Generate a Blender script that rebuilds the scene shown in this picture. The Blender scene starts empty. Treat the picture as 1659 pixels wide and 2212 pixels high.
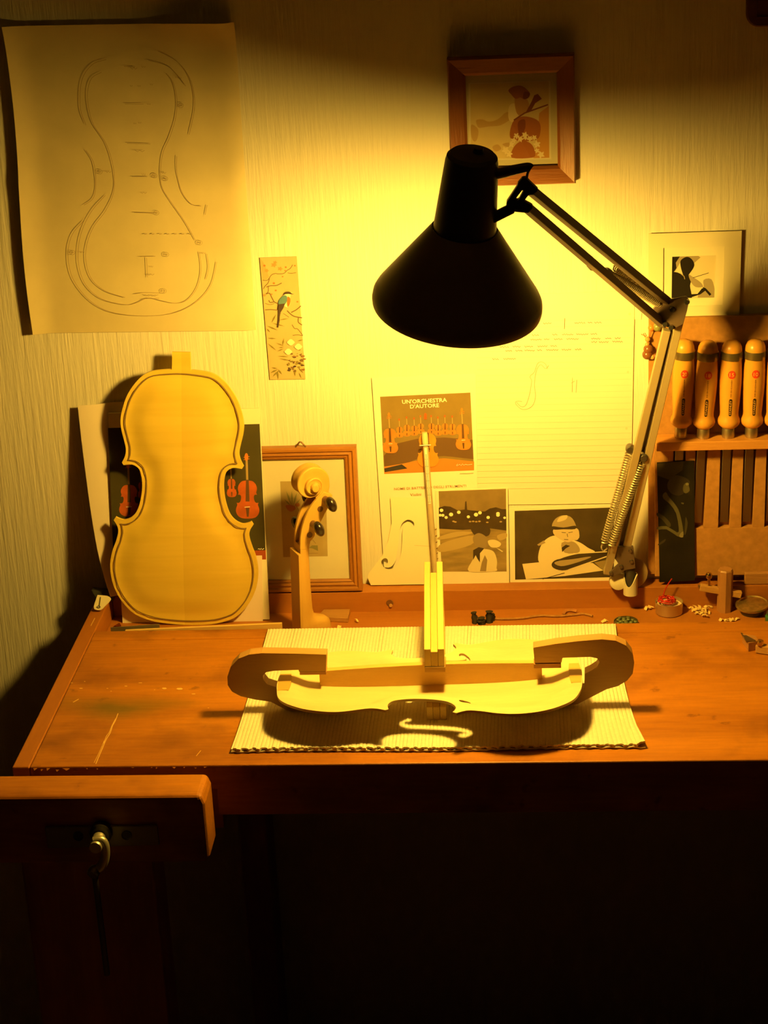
import bpy, bmesh, math, random
from mathutils import Vector as V, Matrix
from mathutils.geometry import delaunay_2d_cdt
random.seed(4)
S = bpy.context.scene
COL = S.collection
R = math.radians

# ------------------------------------------------------------------ camera, world, exposure
# world: x right, y towards the wall (wall face y = 0), z up, bench top z = 0
F, W, H = 4200.0, 1659.0, 2212.0
YAW, PITCH, ROLL = R(-4.6632), R(21.0652), R(2.8219)
CAM = V((0.0, -2.4939, 1.07))
fw = V((math.sin(YAW) * math.cos(PITCH), math.cos(YAW) * math.cos(PITCH), -math.sin(PITCH)))
r0 = V((math.cos(YAW), -math.sin(YAW), 0)); d0 = fw.cross(r0)
cr = math.cos(ROLL) * r0 + math.sin(ROLL) * d0
cd = -math.sin(ROLL) * r0 + math.cos(ROLL) * d0
cam = bpy.data.cameras.new('camera'); cam.sensor_fit = 'HORIZONTAL'; cam.sensor_width = 36
cam.lens = F / W * 36; cam.clip_start = 0.05; cam.clip_end = 30
co = bpy.data.objects.new('camera', cam); COL.objects.link(co)
m = Matrix((cr, -cd, -fw)).transposed().to_4x4(); m.translation = CAM
co.matrix_world = m
S.camera = co
wd = bpy.data.worlds.new('World'); S.world = wd; wd.use_nodes = True
wd.node_tree.nodes['Background'].inputs[0].default_value = (1.0, 0.5, 0.14, 1)
wd.node_tree.nodes['Background'].inputs[1].default_value = 0.002
S.view_settings.view_transform = 'Standard'; S.view_settings.look = 'None'
S.view_settings.exposure = 0.0; S.view_settings.gamma = 1.0; S.view_settings.use_curve_mapping = False
S.cycles.use_denoising = True
S.cycles.max_bounces = 6; S.cycles.diffuse_bounces = 4; S.cycles.glossy_bounces = 3
S.cycles.sample_clamp_indirect = 6.0
BULB_POWER = 590.0
BULB_RGB = (1.0, 0.58, 0.075)

# ------------------------------------------------------------------ where a thing stands, from where it shows
def ray(px, py): return cr * ((px - 829.5) / F) + cd * ((py - 1106.0) / F) + fw
def on_y(px, py, y=0.0):
    v = ray(px, py); return CAM + v * ((y - CAM.y) / v.y)
def on_z(px, py, z=0.0):
    v = ray(px, py); return CAM + v * ((z - CAM.z) / v.z)
class Plane:                       # a flat surface: a point, a right vector and an up vector
    def __init__(s, p, right, up, off=0.0):
        s.right = V(right).normalized(); s.n = s.right.cross(V(up)).normalized()   # n points to the viewer
        s.up = s.n.cross(s.right).normalized(); s.p = V(p) + s.n * off
    def at(s, px, py, off=0.0):
        v = ray(px, py); q = s.p + s.n * off
        return CAM + v * ((q - CAM).dot(s.n) / v.dot(s.n))
    def lift(s, d):
        return Plane(s.p + s.n * d, s.right, s.up)
def wall_plane(y): return Plane((0, y, 0), (1, 0, 0), (0, 0, 1))

# ------------------------------------------------------------------ materials
MATS = {}
def nodes_of(m):
    m.use_nodes = True; nt = m.node_tree
    return nt, nt.nodes, nt.links, nt.nodes['Principled BSDF']
def flat(name, c, rough=0.6, metal=0.0, spec=None, noise=0.0, nscale=60.0, bump=0.0, bscale=200.0, stretch=(1, 1, 1), coat=0.0):
    if name in MATS: return MATS[name]
    if spec is None: spec = 0.12 if rough >= 0.55 and not metal else 0.5      # dry matt surfaces hardly shine
    m = bpy.data.materials.new(name); nt, N, L, B = nodes_of(m)
    B.inputs['Base Color'].default_value = (*c, 1); B.inputs['Roughness'].default_value = rough
    B.inputs['Metallic'].default_value = metal; B.inputs['Specular IOR Level'].default_value = spec
    B.inputs['Coat Weight'].default_value = coat
    if noise or bump:
        tc = N.new('ShaderNodeTexCoord'); mp = N.new('ShaderNodeMapping'); mp.inputs['Scale'].default_value = stretch
        L.new(tc.outputs['Object'], mp.inputs[0])
    if noise:
        nz = N.new('ShaderNodeTexNoise'); nz.inputs['Scale'].default_value = nscale; nz.inputs['Detail'].default_value = 5
        L.new(mp.outputs[0], nz.inputs[0])
        rp = N.new('ShaderNodeValToRGB'); rp.color_ramp.elements[0].position = 0.3; rp.color_ramp.elements[1].position = 0.7
        rp.color_ramp.elements[0].color = (*[x * (1 - noise) for x in c], 1); rp.color_ramp.elements[1].color = (*[min(1, x * (1 + noise)) for x in c], 1)
        L.new(nz.outputs[0], rp.inputs[0]); L.new(rp.outputs[0], B.inputs['Base Color'])
    if bump:
        nb = N.new('ShaderNodeTexNoise'); nb.inputs['Scale'].default_value = bscale; nb.inputs['Detail'].default_value = 3
        L.new(mp.outputs[0], nb.inputs[0])
        bp = N.new('ShaderNodeBump'); bp.inputs['Strength'].default_value = 1.0; bp.inputs['Distance'].default_value = bump
        L.new(nb.outputs[0], bp.inputs['Height']); L.new(bp.outputs[0], B.inputs['Normal'])
    MATS[name] = m; return m
def wood(name, c1, c2, along='X', scale=14.0, rough=0.5, bump=0.0006, spec=0.4, fine=0.5, c3=None):
    """two-tone wood with grain drawn out along one axis, finer fibres on top"""
    if name in MATS: return MATS[name]
    m = bpy.data.materials.new(name); nt, N, L, B = nodes_of(m)
    B.inputs['Roughness'].default_value = rough; B.inputs['Specular IOR Level'].default_value = spec
    tc = N.new('ShaderNodeTexCoord'); mp = N.new('ShaderNodeMapping')
    sc = [1.0, 1.0, 1.0]; sc['XYZ'.index(along)] = 0.12; mp.inputs['Scale'].default_value = sc
    L.new(tc.outputs['Object'], mp.inputs[0])
    a = N.new('ShaderNodeTexNoise'); a.inputs['Scale'].default_value = scale; a.inputs['Detail'].default_value = 6; a.inputs['Distortion'].default_value = 0.6
    b = N.new('ShaderNodeTexNoise'); b.inputs['Scale'].default_value = scale * 22; b.inputs['Detail'].default_value = 3
    L.new(mp.outputs[0], a.inputs[0]); L.new(mp.outputs[0], b.inputs[0])
    mix = N.new('ShaderNodeMath'); mix.operation = 'MULTIPLY_ADD'; mix.inputs[1].default_value = 0.35 * fine
    L.new(b.outputs[0], mix.inputs[0]); L.new(a.outputs[0], mix.inputs[2])
    rp = N.new('ShaderNodeValToRGB'); e = rp.color_ramp.elements
    e[0].position = 0.38; e[0].color = (*c1, 1); e[1].position = 0.72 + 0.1 * fine; e[1].color = (*c2, 1)
    L.new(mix.outputs[0], rp.inputs[0]); L.new(rp.outputs[0], B.inputs['Base Color'])
    bp = N.new('ShaderNodeBump'); bp.inputs['Distance'].default_value = bump; bp.inputs['Strength'].default_value = 0.7
    L.new(b.outputs[0], bp.inputs['Height']); L.new(bp.outputs[0], B.inputs['Normal'])
    MATS[name] = m; return m

# ------------------------------------------------------------------ mesh building
class MB:
    def __init__(s): s.v = []; s.f = []; s.m = []
    def add(s, vs, fs, mi=0):
        o = len(s.v); s.v += [V(x) for x in vs]; s.f += [tuple(i + o for i in q) for q in fs]; s.m += [mi] * len(fs); return s
    def box(s, a, b, mi=0):
        x0, y0, z0 = a; x1, y1, z1 = b
        return s.add([(x0, y0, z0), (x1, y0, z0), (x1, y1, z0), (x0, y1, z0), (x0, y0, z1), (x1, y0, z1), (x1, y1, z1), (x0, y1, z1)],
                     [(3, 2, 1, 0), (4, 5, 6, 7), (0, 1, 5, 4), (1, 2, 6, 5), (2, 3, 7, 6), (3, 0, 4, 7)], mi)
    def bar(s, p, q, w, t, side, mi=0):            # square bar from p to q, w along side, t along the third axis
        p, q = V(p), V(q); d = (q - p).normalized(); a = (V(side) - d * V(side).dot(d)).normalized(); b = d.cross(a)
        vs = [e + a * (sa * w / 2) + b * (sb * t / 2) for e in (p, q) for sa, sb in ((-1, -1), (1, -1), (1, 1), (-1, 1))]
        return s.add(vs, [(3, 2, 1, 0), (4, 5, 6, 7), (0, 1, 5, 4), (1, 2, 6, 5), (2, 3, 7, 6), (3, 0, 4, 7)], mi)
    def prism(s, poly, ext, mi=0):                 # polygon of 3D points pushed along ext
        n = len(poly); e = V(ext); P = [V(x) for x in poly]
        vs = P + [x + e for x in P]
        return s.add(vs, [tuple(range(n - 1, -1, -1)), tuple(range(n, 2 * n))] + [(i, (i + 1) % n, n + (i + 1) % n, n + i) for i in range(n)], mi)
    def poly(s, pts, mi=0): return s.add(pts, [tuple(range(len(pts)))], mi)
    def tube(s, pts, r, n=8, mi=0, cap=True):
        P = [V(x) for x in pts]; k = len(P); rs = r if isinstance(r, (list, tuple)) else [r] * k
        up = None; rings = []
        for i in range(k):
            t = (P[min(i + 1, k - 1)] - P[max(i - 1, 0)]).normalized()
            if up is None:
                up = t.orthogonal().normalized()
            else:
                up = (up - t * up.dot(t)); up = up.normalized() if up.length > 1e-6 else t.orthogonal().normalized()
            b = t.cross(up)
            rings.append([P[i] + (up * math.cos(2 * math.pi * j / n) + b * math.sin(2 * math.pi * j / n)) * rs[i] for j in range(n)])
        vs = [x for g in rings for x in g]; fs = []
        for i in range(k - 1):
            for j in range(n):
                a = i * n + j; b2 = i * n + (j + 1) % n; fs.append((a, b2, b2 + n, a + n))
        if cap: fs += [tuple(range(n - 1, -1, -1)), tuple((k - 1) * n + j for j in range(n))]
        return s.add(vs, fs, mi)
    def lathe(s, prof, o=(0, 0, 0), axis=(0, 0, 1), n=32, mi=0, closed=False):   # prof: (radius, height) pairs
        o = V(o); ax = V(axis).normalized(); a = ax.orthogonal().normalized(); b = ax.cross(a)
        vs = []; idx = []
        for r, h in prof:
            if r < 1e-7: idx.append([len(vs)] * n); vs.append(o + ax * h)
            else:
                idx.append([len(vs) + j for j in range(n)])
                vs += [o + ax * h + (a * math.cos(2 * math.pi * j / n) + b * math.sin(2 * math.pi * j / n)) * r for j in range(n)]
        fs = []
        prs = list(zip(idx, idx[1:])) + ([(idx[-1], idx[0])] if closed else [])
        for g, h in prs:
            for j in range(n):
                q = [g[j], g[(j + 1) % n], h[(j + 1) % n], h[j]]
                q = [x for i, x in enumerate(q) if x not in q[:i]]
                if len(q) > 2: fs.append(tuple(q))
        return s.add(vs, fs, mi)
    def ribbon(s, pts, w, n, mi=0, closed=False):  # flat stroke of width w lying in the plane with normal n
        P = [V(x) for x in pts]; k = len(P); vs = []
        for i in range(k):
            a = P[(i - 1) % k] if closed or i else P[0]; b = P[(i + 1) % k] if closed or i < k - 1 else P[-1]
            t = (b - a); t = t.normalized() if t.length > 1e-9 else V((1, 0, 0)); sd = t.cross(V(n)).normalized() * (w / 2)
            vs += [P[i] - sd, P[i] + sd]
        fs = [(2 * i, 2 * i + 1, 2 * i + 3, 2 * i + 2) for i in range(k - 1)]
        if closed: fs.append((2 * k - 2, 2 * k - 1, 1, 0))
        return s.add(vs, fs, mi)
    def build(s, name, mat, parent=None, smooth=None, bevel=0.0, local=False, seg=2):
        mats = mat if isinstance(mat, (list, tuple)) else [mat]
        if local: o = V((0, 0, 0))
        elif parent is not None:
            o = V((0, 0, 0)); q = parent
            while q is not None: o = o + q.location; q = q.parent
        else:
            o = V(((min(v.x for v in s.v) + max(v.x for v in s.v)) / 2, (min(v.y for v in s.v) + max(v.y for v in s.v)) / 2, min(v.z for v in s.v)))
        me = bpy.data.meshes.new(name); me.from_pydata([tuple(v - o) for v in s.v], [], s.f)
        for q in mats: me.materials.append(q)
        me.polygons.foreach_set('material_index', s.m)
        bm = bmesh.new(); bm.from_mesh(me); bmesh.ops.recalc_face_normals(bm, faces=bm.faces)
        if smooth is not None:
            lim = R(smooth)
            for q in bm.faces: q.smooth = True
            for e in bm.edges:
                if len(e.link_faces) != 2 or e.calc_face_angle(3) > lim: e.smooth = False
        bm.to_mesh(me); bm.free(); me.update()
        ob = bpy.data.objects.new(name, me); COL.objects.link(ob)
        if parent is not None: ob.parent = parent
        elif not local: ob.location = o
        if bevel:
            b = ob.modifiers.new('bevel', 'BEVEL'); b.width = bevel; b.segments = seg; b.limit_method = 'ANGLE'; b.angle_limit = R(40)
        return ob
def tag(o, label, cat, group=None):
    o['label'] = label; o['category'] = cat
    if group: o['group'] = group
    return o
def thing(name, loc, label, cat, group=None):
    o = bpy.data.objects.new(name, None); o.empty_display_size = 0.02; COL.objects.link(o); o.location = V(loc)
    return tag(o, label, cat, group)
def struct(o): o['kind'] = 'structure'; return o
def stuff(o): o['kind'] = 'stuff'; return o
def curve(pts, n=8, closed=False):                # smooth line through points of any dimension
    P = [tuple(p) for p in pts]; k = len(P); out = []
    rng = range(k) if closed else range(k - 1)
    for i in rng:
        g = (lambda j: P[j % k]) if closed else (lambda j: P[max(0, min(k - 1, j))])
        p0, p1, p2, p3 = g(i - 1), g(i), g(i + 1), g(i + 2)
        for j in range(n):
            t = j / n
            out.append(tuple(0.5 * (2 * b + (c - a) * t + (2 * a - 5 * b + 4 * c - d) * t * t + (3 * b - a - 3 * c + d) * t ** 3) for a, b, c, d in zip(p0, p1, p2, p3)))
    if not closed: out.append(P[-1])
    return out
def circle(cx, cy, rx, ry=None, n=14): return [(cx + rx * math.cos(2 * math.pi * i / n), cy + (ry or rx) * math.sin(2 * math.pi * i / n)) for i in range(n)]
def paper(name, pl, quad, th, mat, parent=None, bevel=0.0):     # flat sheet through four seen corners, th thick behind its face
    pts = [pl.at(*q) for q in quad]; pts = [V((p.x, p.y, .0001)) if -.006 < p.z < .005 else p for p in pts]     # a sheet on the rail ends at its top
    mb = MB(); mb.prism(pts, -pl.n * th); return mb.build(name, mat, parent, bevel=bevel)
class Print:                                      # flat print: coloured areas laid on one sheet, each a hair above the last
    def __init__(s, pl, step=0.000018): s.pl = pl; s.k = 1; s.step = step; s.mb = MB(); s.mats = []
    def mi(s, mat):
        if mat not in s.mats: s.mats.append(mat)
        return s.mats.index(mat)
    def area(s, pts, mat, smooth=0):
        if smooth: pts = curve(pts, smooth, True)
        s.mb.poly([s.pl.at(x, y, s.k * s.step) for x, y in pts], s.mi(mat)); s.k += 1
    def line(s, pts, w, mat, smooth=0, closed=False):           # w in picture pixels
        if smooth: pts = curve(pts, smooth, closed)
        s.mb.ribbon([s.pl.at(x, y, s.k * s.step) for x, y in pts], w * PX, s.pl.n, s.mi(mat), closed); s.k += 1
    def text(s, body, a, b, hpx, mat, bold=0.0):                # lettering from a to b along its baseline
        cu = bpy.data.curves.new('lettering', 'FONT'); cu.body = body; cu.offset = bold; cu.resolution_u = 2
        ob = bpy.data.objects.new('lettering', cu); COL.objects.link(ob)
        bpy.context.view_layer.update()
        me = bpy.data.meshes.new_from_object(ob.evaluated_get(bpy.context.evaluated_depsgraph_get()))
        xs = [v.co.x for v in me.vertices]; ys = [v.co.y for v in me.vertices]
        A, Bp = s.pl.at(*a, s.k * s.step), s.pl.at(*b, s.k * s.step); s.k += 1
        ex = (Bp - A).normalized(); ey = s.pl.n.cross(ex).normalized(); L = (Bp - A).length; x0, x1 = min(xs), max(xs)
        sy = hpx * PX / 0.7
        s.mb.add([A + ex * ((v.co.x - x0) / (x1 - x0) * L) + ey * (v.co.y * sy) for v in me.vertices], [tuple(p.vertices) for p in me.polygons], s.mi(mat))
        bpy.data.objects.remove(ob); bpy.data.curves.remove(cu); bpy.data.meshes.remove(me)
    def build(s, name, parent): return s.mb.build(name, s.mats, parent)
PX = 2.55 / F                                     # size of one picture pixel out at the wall

# violin outline: (half width, distance from the top) as fractions of body length, three runs between the corners
RUN1 = [(0, 0), (.03, .0005), (.1105, .0105), (.158, .038), (.2, .0905), (.223, .143), (.235, .196), (.2326, .238), (.223, .28), (.217, .3116), (.221, .338), (.2337, .364)]
RUN2 = [(.2275, .374), (.196, .3705), (.172, .3826), (.161, .4063), (.157, .4484), (.163, .501), (.178, .5484), (.199, .5747), (.226, .588), (.247, .585), (.2625, .578)]
RUN3 = [(.2705, .5905), (.257, .614), (.254, .638), (.264, .6747), (.2795, .717), (.288, .764), (.286, .8116), (.2726, .864), (.243, .917), (.195, .964), (.121, .9905), (.047, .9985), (0, 1.0)]
def violin_half(n=4): return curve(RUN1, n) + curve(RUN2, n) + curve(RUN3, n)
def violin_outline(n=4):
    h = violin_half(n); return h + [(-a, b) for a, b in reversed(h[1:-1])]
def inside(pt, poly):
    x, y = pt; c = False; j = len(poly) - 1
    for i in range(len(poly)):
        xi, yi = poly[i]; xj, yj = poly[j]
        if (yi > y) != (yj > y) and x < (xj - xi) * (y - yi) / (yj - yi) + xi: c = not c
        j = i
    return c
def seg_dist(p, poly):
    best = 9
    for i in range(len(poly)):
        ax, ay = poly[i - 1]; bx, by = poly[i]; dx, dy = bx - ax, by - ay; q = dx * dx + dy * dy
        t = 0 if q == 0 else max(0, min(1, ((p[0] - ax) * dx + (p[1] - ay) * dy) / q))
        best = min(best, math.hypot(p[0] - ax - t * dx, p[1] - ay - t * dy))
    return best
def plate(mb, outline, holes, step, top, bottom, xf, mi=0):
    """a carved plate: outline with holes cut through, both faces shaped by height functions of (a, b)"""
    pts = list(outline); edges = [(i, (i + 1) % len(outline)) for i in range(len(outline))]
    for h in holes:
        o = len(pts); pts += h; edges += [(o + i, o + (i + 1) % len(h)) for i in range(len(h))]
    xs = [p[0] for p in outline]; ys = [p[1] for p in outline]
    x = min(xs)
    while x < max(xs):
        y = min(ys)
        while y < max(ys):
            if inside((x, y), outline) and seg_dist((x, y), outline) > step * .5 and not any(inside((x, y), h) or seg_dist((x, y), h) < step * .35 for h in holes): pts.append((x, y))
            y += step
        x += step
    vs, _, fs, _, _, _ = delaunay_2d_cdt([V(p) for p in pts], edges, [], 0, 1e-7)
    vs = [tuple(v) for v in vs]; tri = []
    for f in fs:
        c = (sum(vs[i][0] for i in f) / len(f), sum(vs[i][1] for i in f) / len(f))
        if inside(c, outline) and not any(inside(c, h) for h in holes): tri.append(tuple(f))
    use = sorted({i for f in tri for i in f}); rm = {k: i for i, k in enumerate(use)}; n = len(use)
    A = [xf(*vs[k], top(*vs[k])) for k in use]; B = [xf(*vs[k], bottom(*vs[k])) for k in use]
    tri = [tuple(rm[i] for i in f) for f in tri]; cnt = {}
    for f in tri:
        for i in range(len(f)):
            e = (f[i], f[(i + 1) % len(f)]); cnt[e] = 1
    side = [(a, b, n + b, n + a) for (a, b) in cnt if (b, a) not in cnt]
    mb.add(A + B, tri + [tuple(n + i for i in reversed(f)) for f in tri] + side, mi)
    return mb

# ------------------------------------------------------------------ palette
def wallpaper_mat():
    m = bpy.data.materials.new('wallpaper'); nt, N, L, B = nodes_of(m)
    B.inputs['Base Color'].default_value = (.74, .70, .58, 1); B.inputs['Roughness'].default_value = 0.75; B.inputs['Specular IOR Level'].default_value = 0.25
    tc = N.new('ShaderNodeTexCoord'); hs = []
    for sc, k in (((260, 260, 17), 1.0), ((130, 130, 6), 0.8), ((500, 500, 60), 0.35)):
        mp = N.new('ShaderNodeMapping'); mp.inputs['Scale'].default_value = sc; L.new(tc.outputs['Object'], mp.inputs[0])
        nz = N.new('ShaderNodeTexNoise'); nz.inputs['Scale'].default_value = 1.0; nz.inputs['Detail'].default_value = 2; L.new(mp.outputs[0], nz.inputs[0])
        mu = N.new('ShaderNodeMath'); mu.operation = 'MULTIPLY'; mu.inputs[1].default_value = k; L.new(nz.outputs[0], mu.inputs[0]); hs.append(mu)
    a = N.new('ShaderNodeMath'); L.new(hs[0].outputs[0], a.inputs[0]); L.new(hs[1].outputs[0], a.inputs[1])
    b = N.new('ShaderNodeMath'); L.new(a.outputs[0], b.inputs[0]); L.new(hs[2].outputs[0], b.inputs[1])
    bp = N.new('ShaderNodeBump'); bp.inputs['Distance'].default_value = 0.0009; bp.inputs['Strength'].default_value = 1.0
    L.new(b.outputs[0], bp.inputs['Height']); L.new(bp.outputs[0], B.inputs['Normal'])
    return m
M_wall = wallpaper_mat()
def bench_mat():
    m = wood('bench wood', (.215, .064, .004), (.46, .168, .010), 'X', 9, 0.45, 0.0004, 0.25, 0.9)
    nt = m.node_tree; N, L = nt.nodes, nt.links; B = N['Principled BSDF']
    src = B.inputs['Base Color'].links[0].from_socket
    tc = N.new('ShaderNodeTexCoord')
    def mixin(src, fac, col):
        mx = N.new('ShaderNodeMix'); mx.data_type = 'RGBA'; L.new(fac, mx.inputs[0]); L.new(src, mx.inputs[6]); mx.inputs[7].default_value = (*col, 1); return mx.outputs[2]
    # worn dark blotches
    n1 = N.new('ShaderNodeTexNoise'); n1.inputs['Scale'].default_value = 11; n1.inputs['Detail'].default_value = 5; L.new(tc.outputs['Object'], n1.inputs[0])
    r1 = N.new('ShaderNodeValToRGB'); r1.color_ramp.elements[0].position = .52; r1.color_ramp.elements[1].position = .78; L.new(n1.outputs[0], r1.inputs[0])
    src = mixin(src, r1.outputs[0], (.17, .055, .006))
    n3 = N.new('ShaderNodeTexNoise'); n3.inputs['Scale'].default_value = 45; n3.inputs['Detail'].default_value = 4; L.new(tc.outputs['Object'], n3.inputs[0])
    r3 = N.new('ShaderNodeValToRGB'); r3.color_ramp.elements[0].position = .66; r3.color_ramp.elements[1].position = .74; r3.color_ramp.elements[1].color = (.6, .6, .6, 1); L.new(n3.outputs[0], r3.inputs[0])
    src = mixin(src, r3.outputs[0], (.13, .04, .006))
    # the long grey-green stain near the left end of the bench (own shape, own colour)
    mp = N.new('ShaderNodeMapping'); mp.inputs['Location'].default_value = (.655, .082, 0); mp.vector_type = 'POINT'
    L.new(tc.outputs['Object'], mp.inputs[0]); sc = N.new('ShaderNodeVectorMath'); sc.operation = 'MULTIPLY'; sc.inputs[1].default_value = (10, 26, 0)
    L.new(mp.outputs[0], sc.inputs[0])
    n2 = N.new('ShaderNodeTexNoise'); n2.inputs['Scale'].default_value = 14; n2.inputs['Detail'].default_value = 4; L.new(tc.outputs['Object'], n2.inputs[0])
    vm = N.new('ShaderNodeVectorMath'); vm.operation = 'MULTIPLY_ADD'; vm.inputs[1].default_value = (1.1, 1.1, 0); L.new(n2.outputs['Color'], vm.inputs[0]); L.new(sc.outputs[0], vm.inputs[2])
    ln = N.new('ShaderNodeVectorMath'); ln.operation = 'LENGTH'; L.new(vm.outputs[0], ln.inputs[0])
    r2 = N.new('ShaderNodeValToRGB'); r2.color_ramp.elements[0].position = .1; r2.color_ramp.elements[0].color = (.8, .8, .8, 1); r2.color_ramp.elements[1].position = 1.0; r2.color_ramp.elements[1].color = (0, 0, 0, 1); L.new(ln.outputs['Value'], r2.inputs[0])
    src = mixin(src, r2.outputs[0], (.115, .085, .012))
    L.new(src, B.inputs['Base Color'])
    return m
M_bench = bench_mat()
M_bench_y = wood('bench end wood', (.30, .095, .008), (.44, .155, .015), 'Y', 9, 0.45, 0.0004)
M_bench_dark = wood('bench frame wood', (.215, .064, .004), (.46, .168, .010), 'Z', 9, 0.5, 0.0004)
M_tray = wood('tray wood', (.30, .10, .010), (.42, .155, .018), 'X', 10, 0.55, 0.0004)
M_spruce = wood('raw spruce', (.62, .46, .20), (.74, .58, .28), 'X', 26, 0.6, 0.0002, fine=.6)
M_maple = wood('raw maple', (.58, .42, .18), (.68, .51, .24), 'X', 30, 0.5, 0.0001)
M_maple_z = wood('pale maple', (.52, .30, .055), (.60, .37, .08), 'Z', 24, 0.5, 0.0001)
M_paper = flat('white paper', (.80, .76, .64), .8, spec=.2)
M_pink = flat('pinkish paper', (.78, .66, .58), .8, spec=.2)
M_card = flat('cream card', (.78, .73, .58), .8, spec=.2)
M_black = flat('black enamel', (.030, .028, .024), .42)
M_shade = flat('shade enamel', (.15, .13, .10), .45, spec=.6, bump=.00005, bscale=600)
M_inner = flat('white reflector', (.75, .74, .70), .4)
M_steel = flat('steel', (.55, .53, .48), .28, metal=1.0)
M_dsteel = flat('dull steel', (.24, .23, .21), .4, metal=1.0)
M_brass = flat('brass', (.60, .45, .18), .25, metal=1.0)
M_ink = flat('black ink', (.03, .025, .02), .8, spec=.2)
M_pencil = flat('pencil', (.40, .30, .16), .9, spec=.1)
M_red = flat('red print', (.62, .05, .02), .6)

# ================================================================== THE ROOM
def room():
    mb = MB().box((-1.6, 0, -.75), (1.6, .05, 1.75)); w = mb.build('wall_back', M_wall); struct(w)
    struct(MB().box((-1.6, -3.3, 1.75), (1.6, .05, 1.8)).build('ceiling', flat('ceiling paint', (.82, .76, .62), .9, spec=.1)))
    fl = MB().box((-1.6, -3.2, -.77), (1.6, .05, -.75)).build('floor', wood('floor boards', (.10, .05, .025), (.16, .08, .035), 'X', 6, .6)); struct(fl)
room()

# ================================================================== THE WORKBENCH
XL, XR, YF, YT, YR = -.609, 1.05, -.525, -.148, -.031
def workbench():
    t = thing('workbench', (.2, -.27, -.75), 'old orange-brown wooden workbench with a sunken tool tray along the wall', 'workbench')
    MB().box((-.588, YF, -.032), (XR, -.178, 0)).build('plank', M_bench, t, bevel=.0015)
    MB().box((-.588, -.1775, -.032), (XR, YT, 0)).build('plank', M_bench, t, bevel=.001)
    MB().box((XL, YF, -.05), (-.5885, -.001, 0)).build('end_batten', M_bench_y, t, bevel=.0015)
    MB().box((-.588, YT, -.044), (XR, YR, -.030)).build('tray_floor', M_tray, t)
    MB().box((-.588, YR, -.060), (XR, -.001, 0)).build('back_rail', M_tray, t, bevel=.001)
    MB().box((-.371, YF + .001, -.066), (XR, YF + .03, -.031)).build('apron', M_bench, t, bevel=.001)
    MB().box((-.60, YF + .03, -.10), (-.372, YF + .055, -.031)).build('apron', M_bench_dark, t)
    for a, b in (((-.62, -.505, -.75), (-.46, -.44, -.066)), ((-.425, -.10, -.75), (-.385, -.03, -.045)), ((.90, -.505, -.75), (1.0, -.43, -.066)), ((.90, -.10, -.75), (1.0, -.03, -.045))):
        MB().box(a, b).build('leg', M_bench_dark, t, bevel=.003)
    # splintered front edge left of the vise end of the apron
    mb = MB(); x = -.585; random.seed(8)
    while x < -.375:
        torn = 1.0 if -.565 < x < -.505 else (.75 if x < -.565 else .3)
        w = random.uniform(.003, .012); d = random.uniform(.0005, .006) * torn; h = random.uniform(.0006, .0045) * torn; k = random.uniform(.2, .8)
        mb.add([(x, YF + .002, -.0008), (x + w, YF + .002, -.0008), (x + w * k, YF - d, -.002 - h * random.uniform(.2, 1.4)), (x + w * random.uniform(-.2, .4), YF + .001, -.001 - h), (x + w * random.uniform(.6, 1.3), YF + .001, -.001 - h * random.uniform(.4, 1.6))], [(0, 1, 2), (0, 2, 3), (1, 4, 2), (3, 2, 4), (0, 3, 4, 1)])
        x += w * random.uniform(.7, 2.2)
    stuff(mb.build('splinters', M_bench, t))
    # pale scratches and flecks of dried glue on the top
    mb = MB(); up = (0, 0, 1); M_sc = flat('scratched wood', (.70, .45, .14), .7)
    for pts, w in ((((255, 1541), (249, 1557), (243, 1568), (238, 1583), (229, 1598), (221, 1617), (217, 1626), (207, 1650)), .0011), (((250, 1552), (241, 1569), (236, 1582), (230, 1590), (224, 1606)), .0008), (((225, 1600), (216, 1622), (203, 1648)), .0007), (((434, 1621), (424, 1633)), .0008), (((205, 1335), (196, 1352)), .0012), (((170, 1510), (158, 1517)), .0018)):
        mb.ribbon([on_z(*p, .0004) for p in curve(pts, 4)], w, up)
    for px, py, w, h in ((355, 1487, 9, 3), (388, 1488, 12, 3.5), (303, 1475, 8, 1.2), (272, 1482, 6, 1.5), (175, 1487, 7, 1.6), (183, 1472, 3, 1.2), (155, 1475, 4, 1.3), (240, 1493, 3, 1), (418, 1499, 8, 1.4), (450, 1529, 3, .8), (334, 1490, 3, 1), (232, 1487, 4, 1)):
        k = random.uniform(-.3, .3)
        mb.poly([on_z(px + w * .6 * math.cos(a) , py + h * .7 * math.sin(a + k) - k * w * .2 * math.cos(a), .0004) for a in (0, .9, 1.9, 3.1, 4.0, 5.2)])
    stuff(mb.build('scratches', M_sc, t))
    # a dark knot with a peg hole in the rail
    MB().lathe([(0, 0), (.0045, 0), (.0055, -.001), (.0055, -.004)], on_y(842, 1303, YR - .0006), (0, -1, 0), 14).build('knot', flat('knot', (.14, .06, .02), .7), t)
    MB().lathe([(0, .001), (.0022, .001), (.0026, -.002)], on_y(844, 1308, YR - .0016), (0, -1, 0), 10).build('peg', flat('peg', (.5, .28, .08), .6), t)
workbench()

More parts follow.
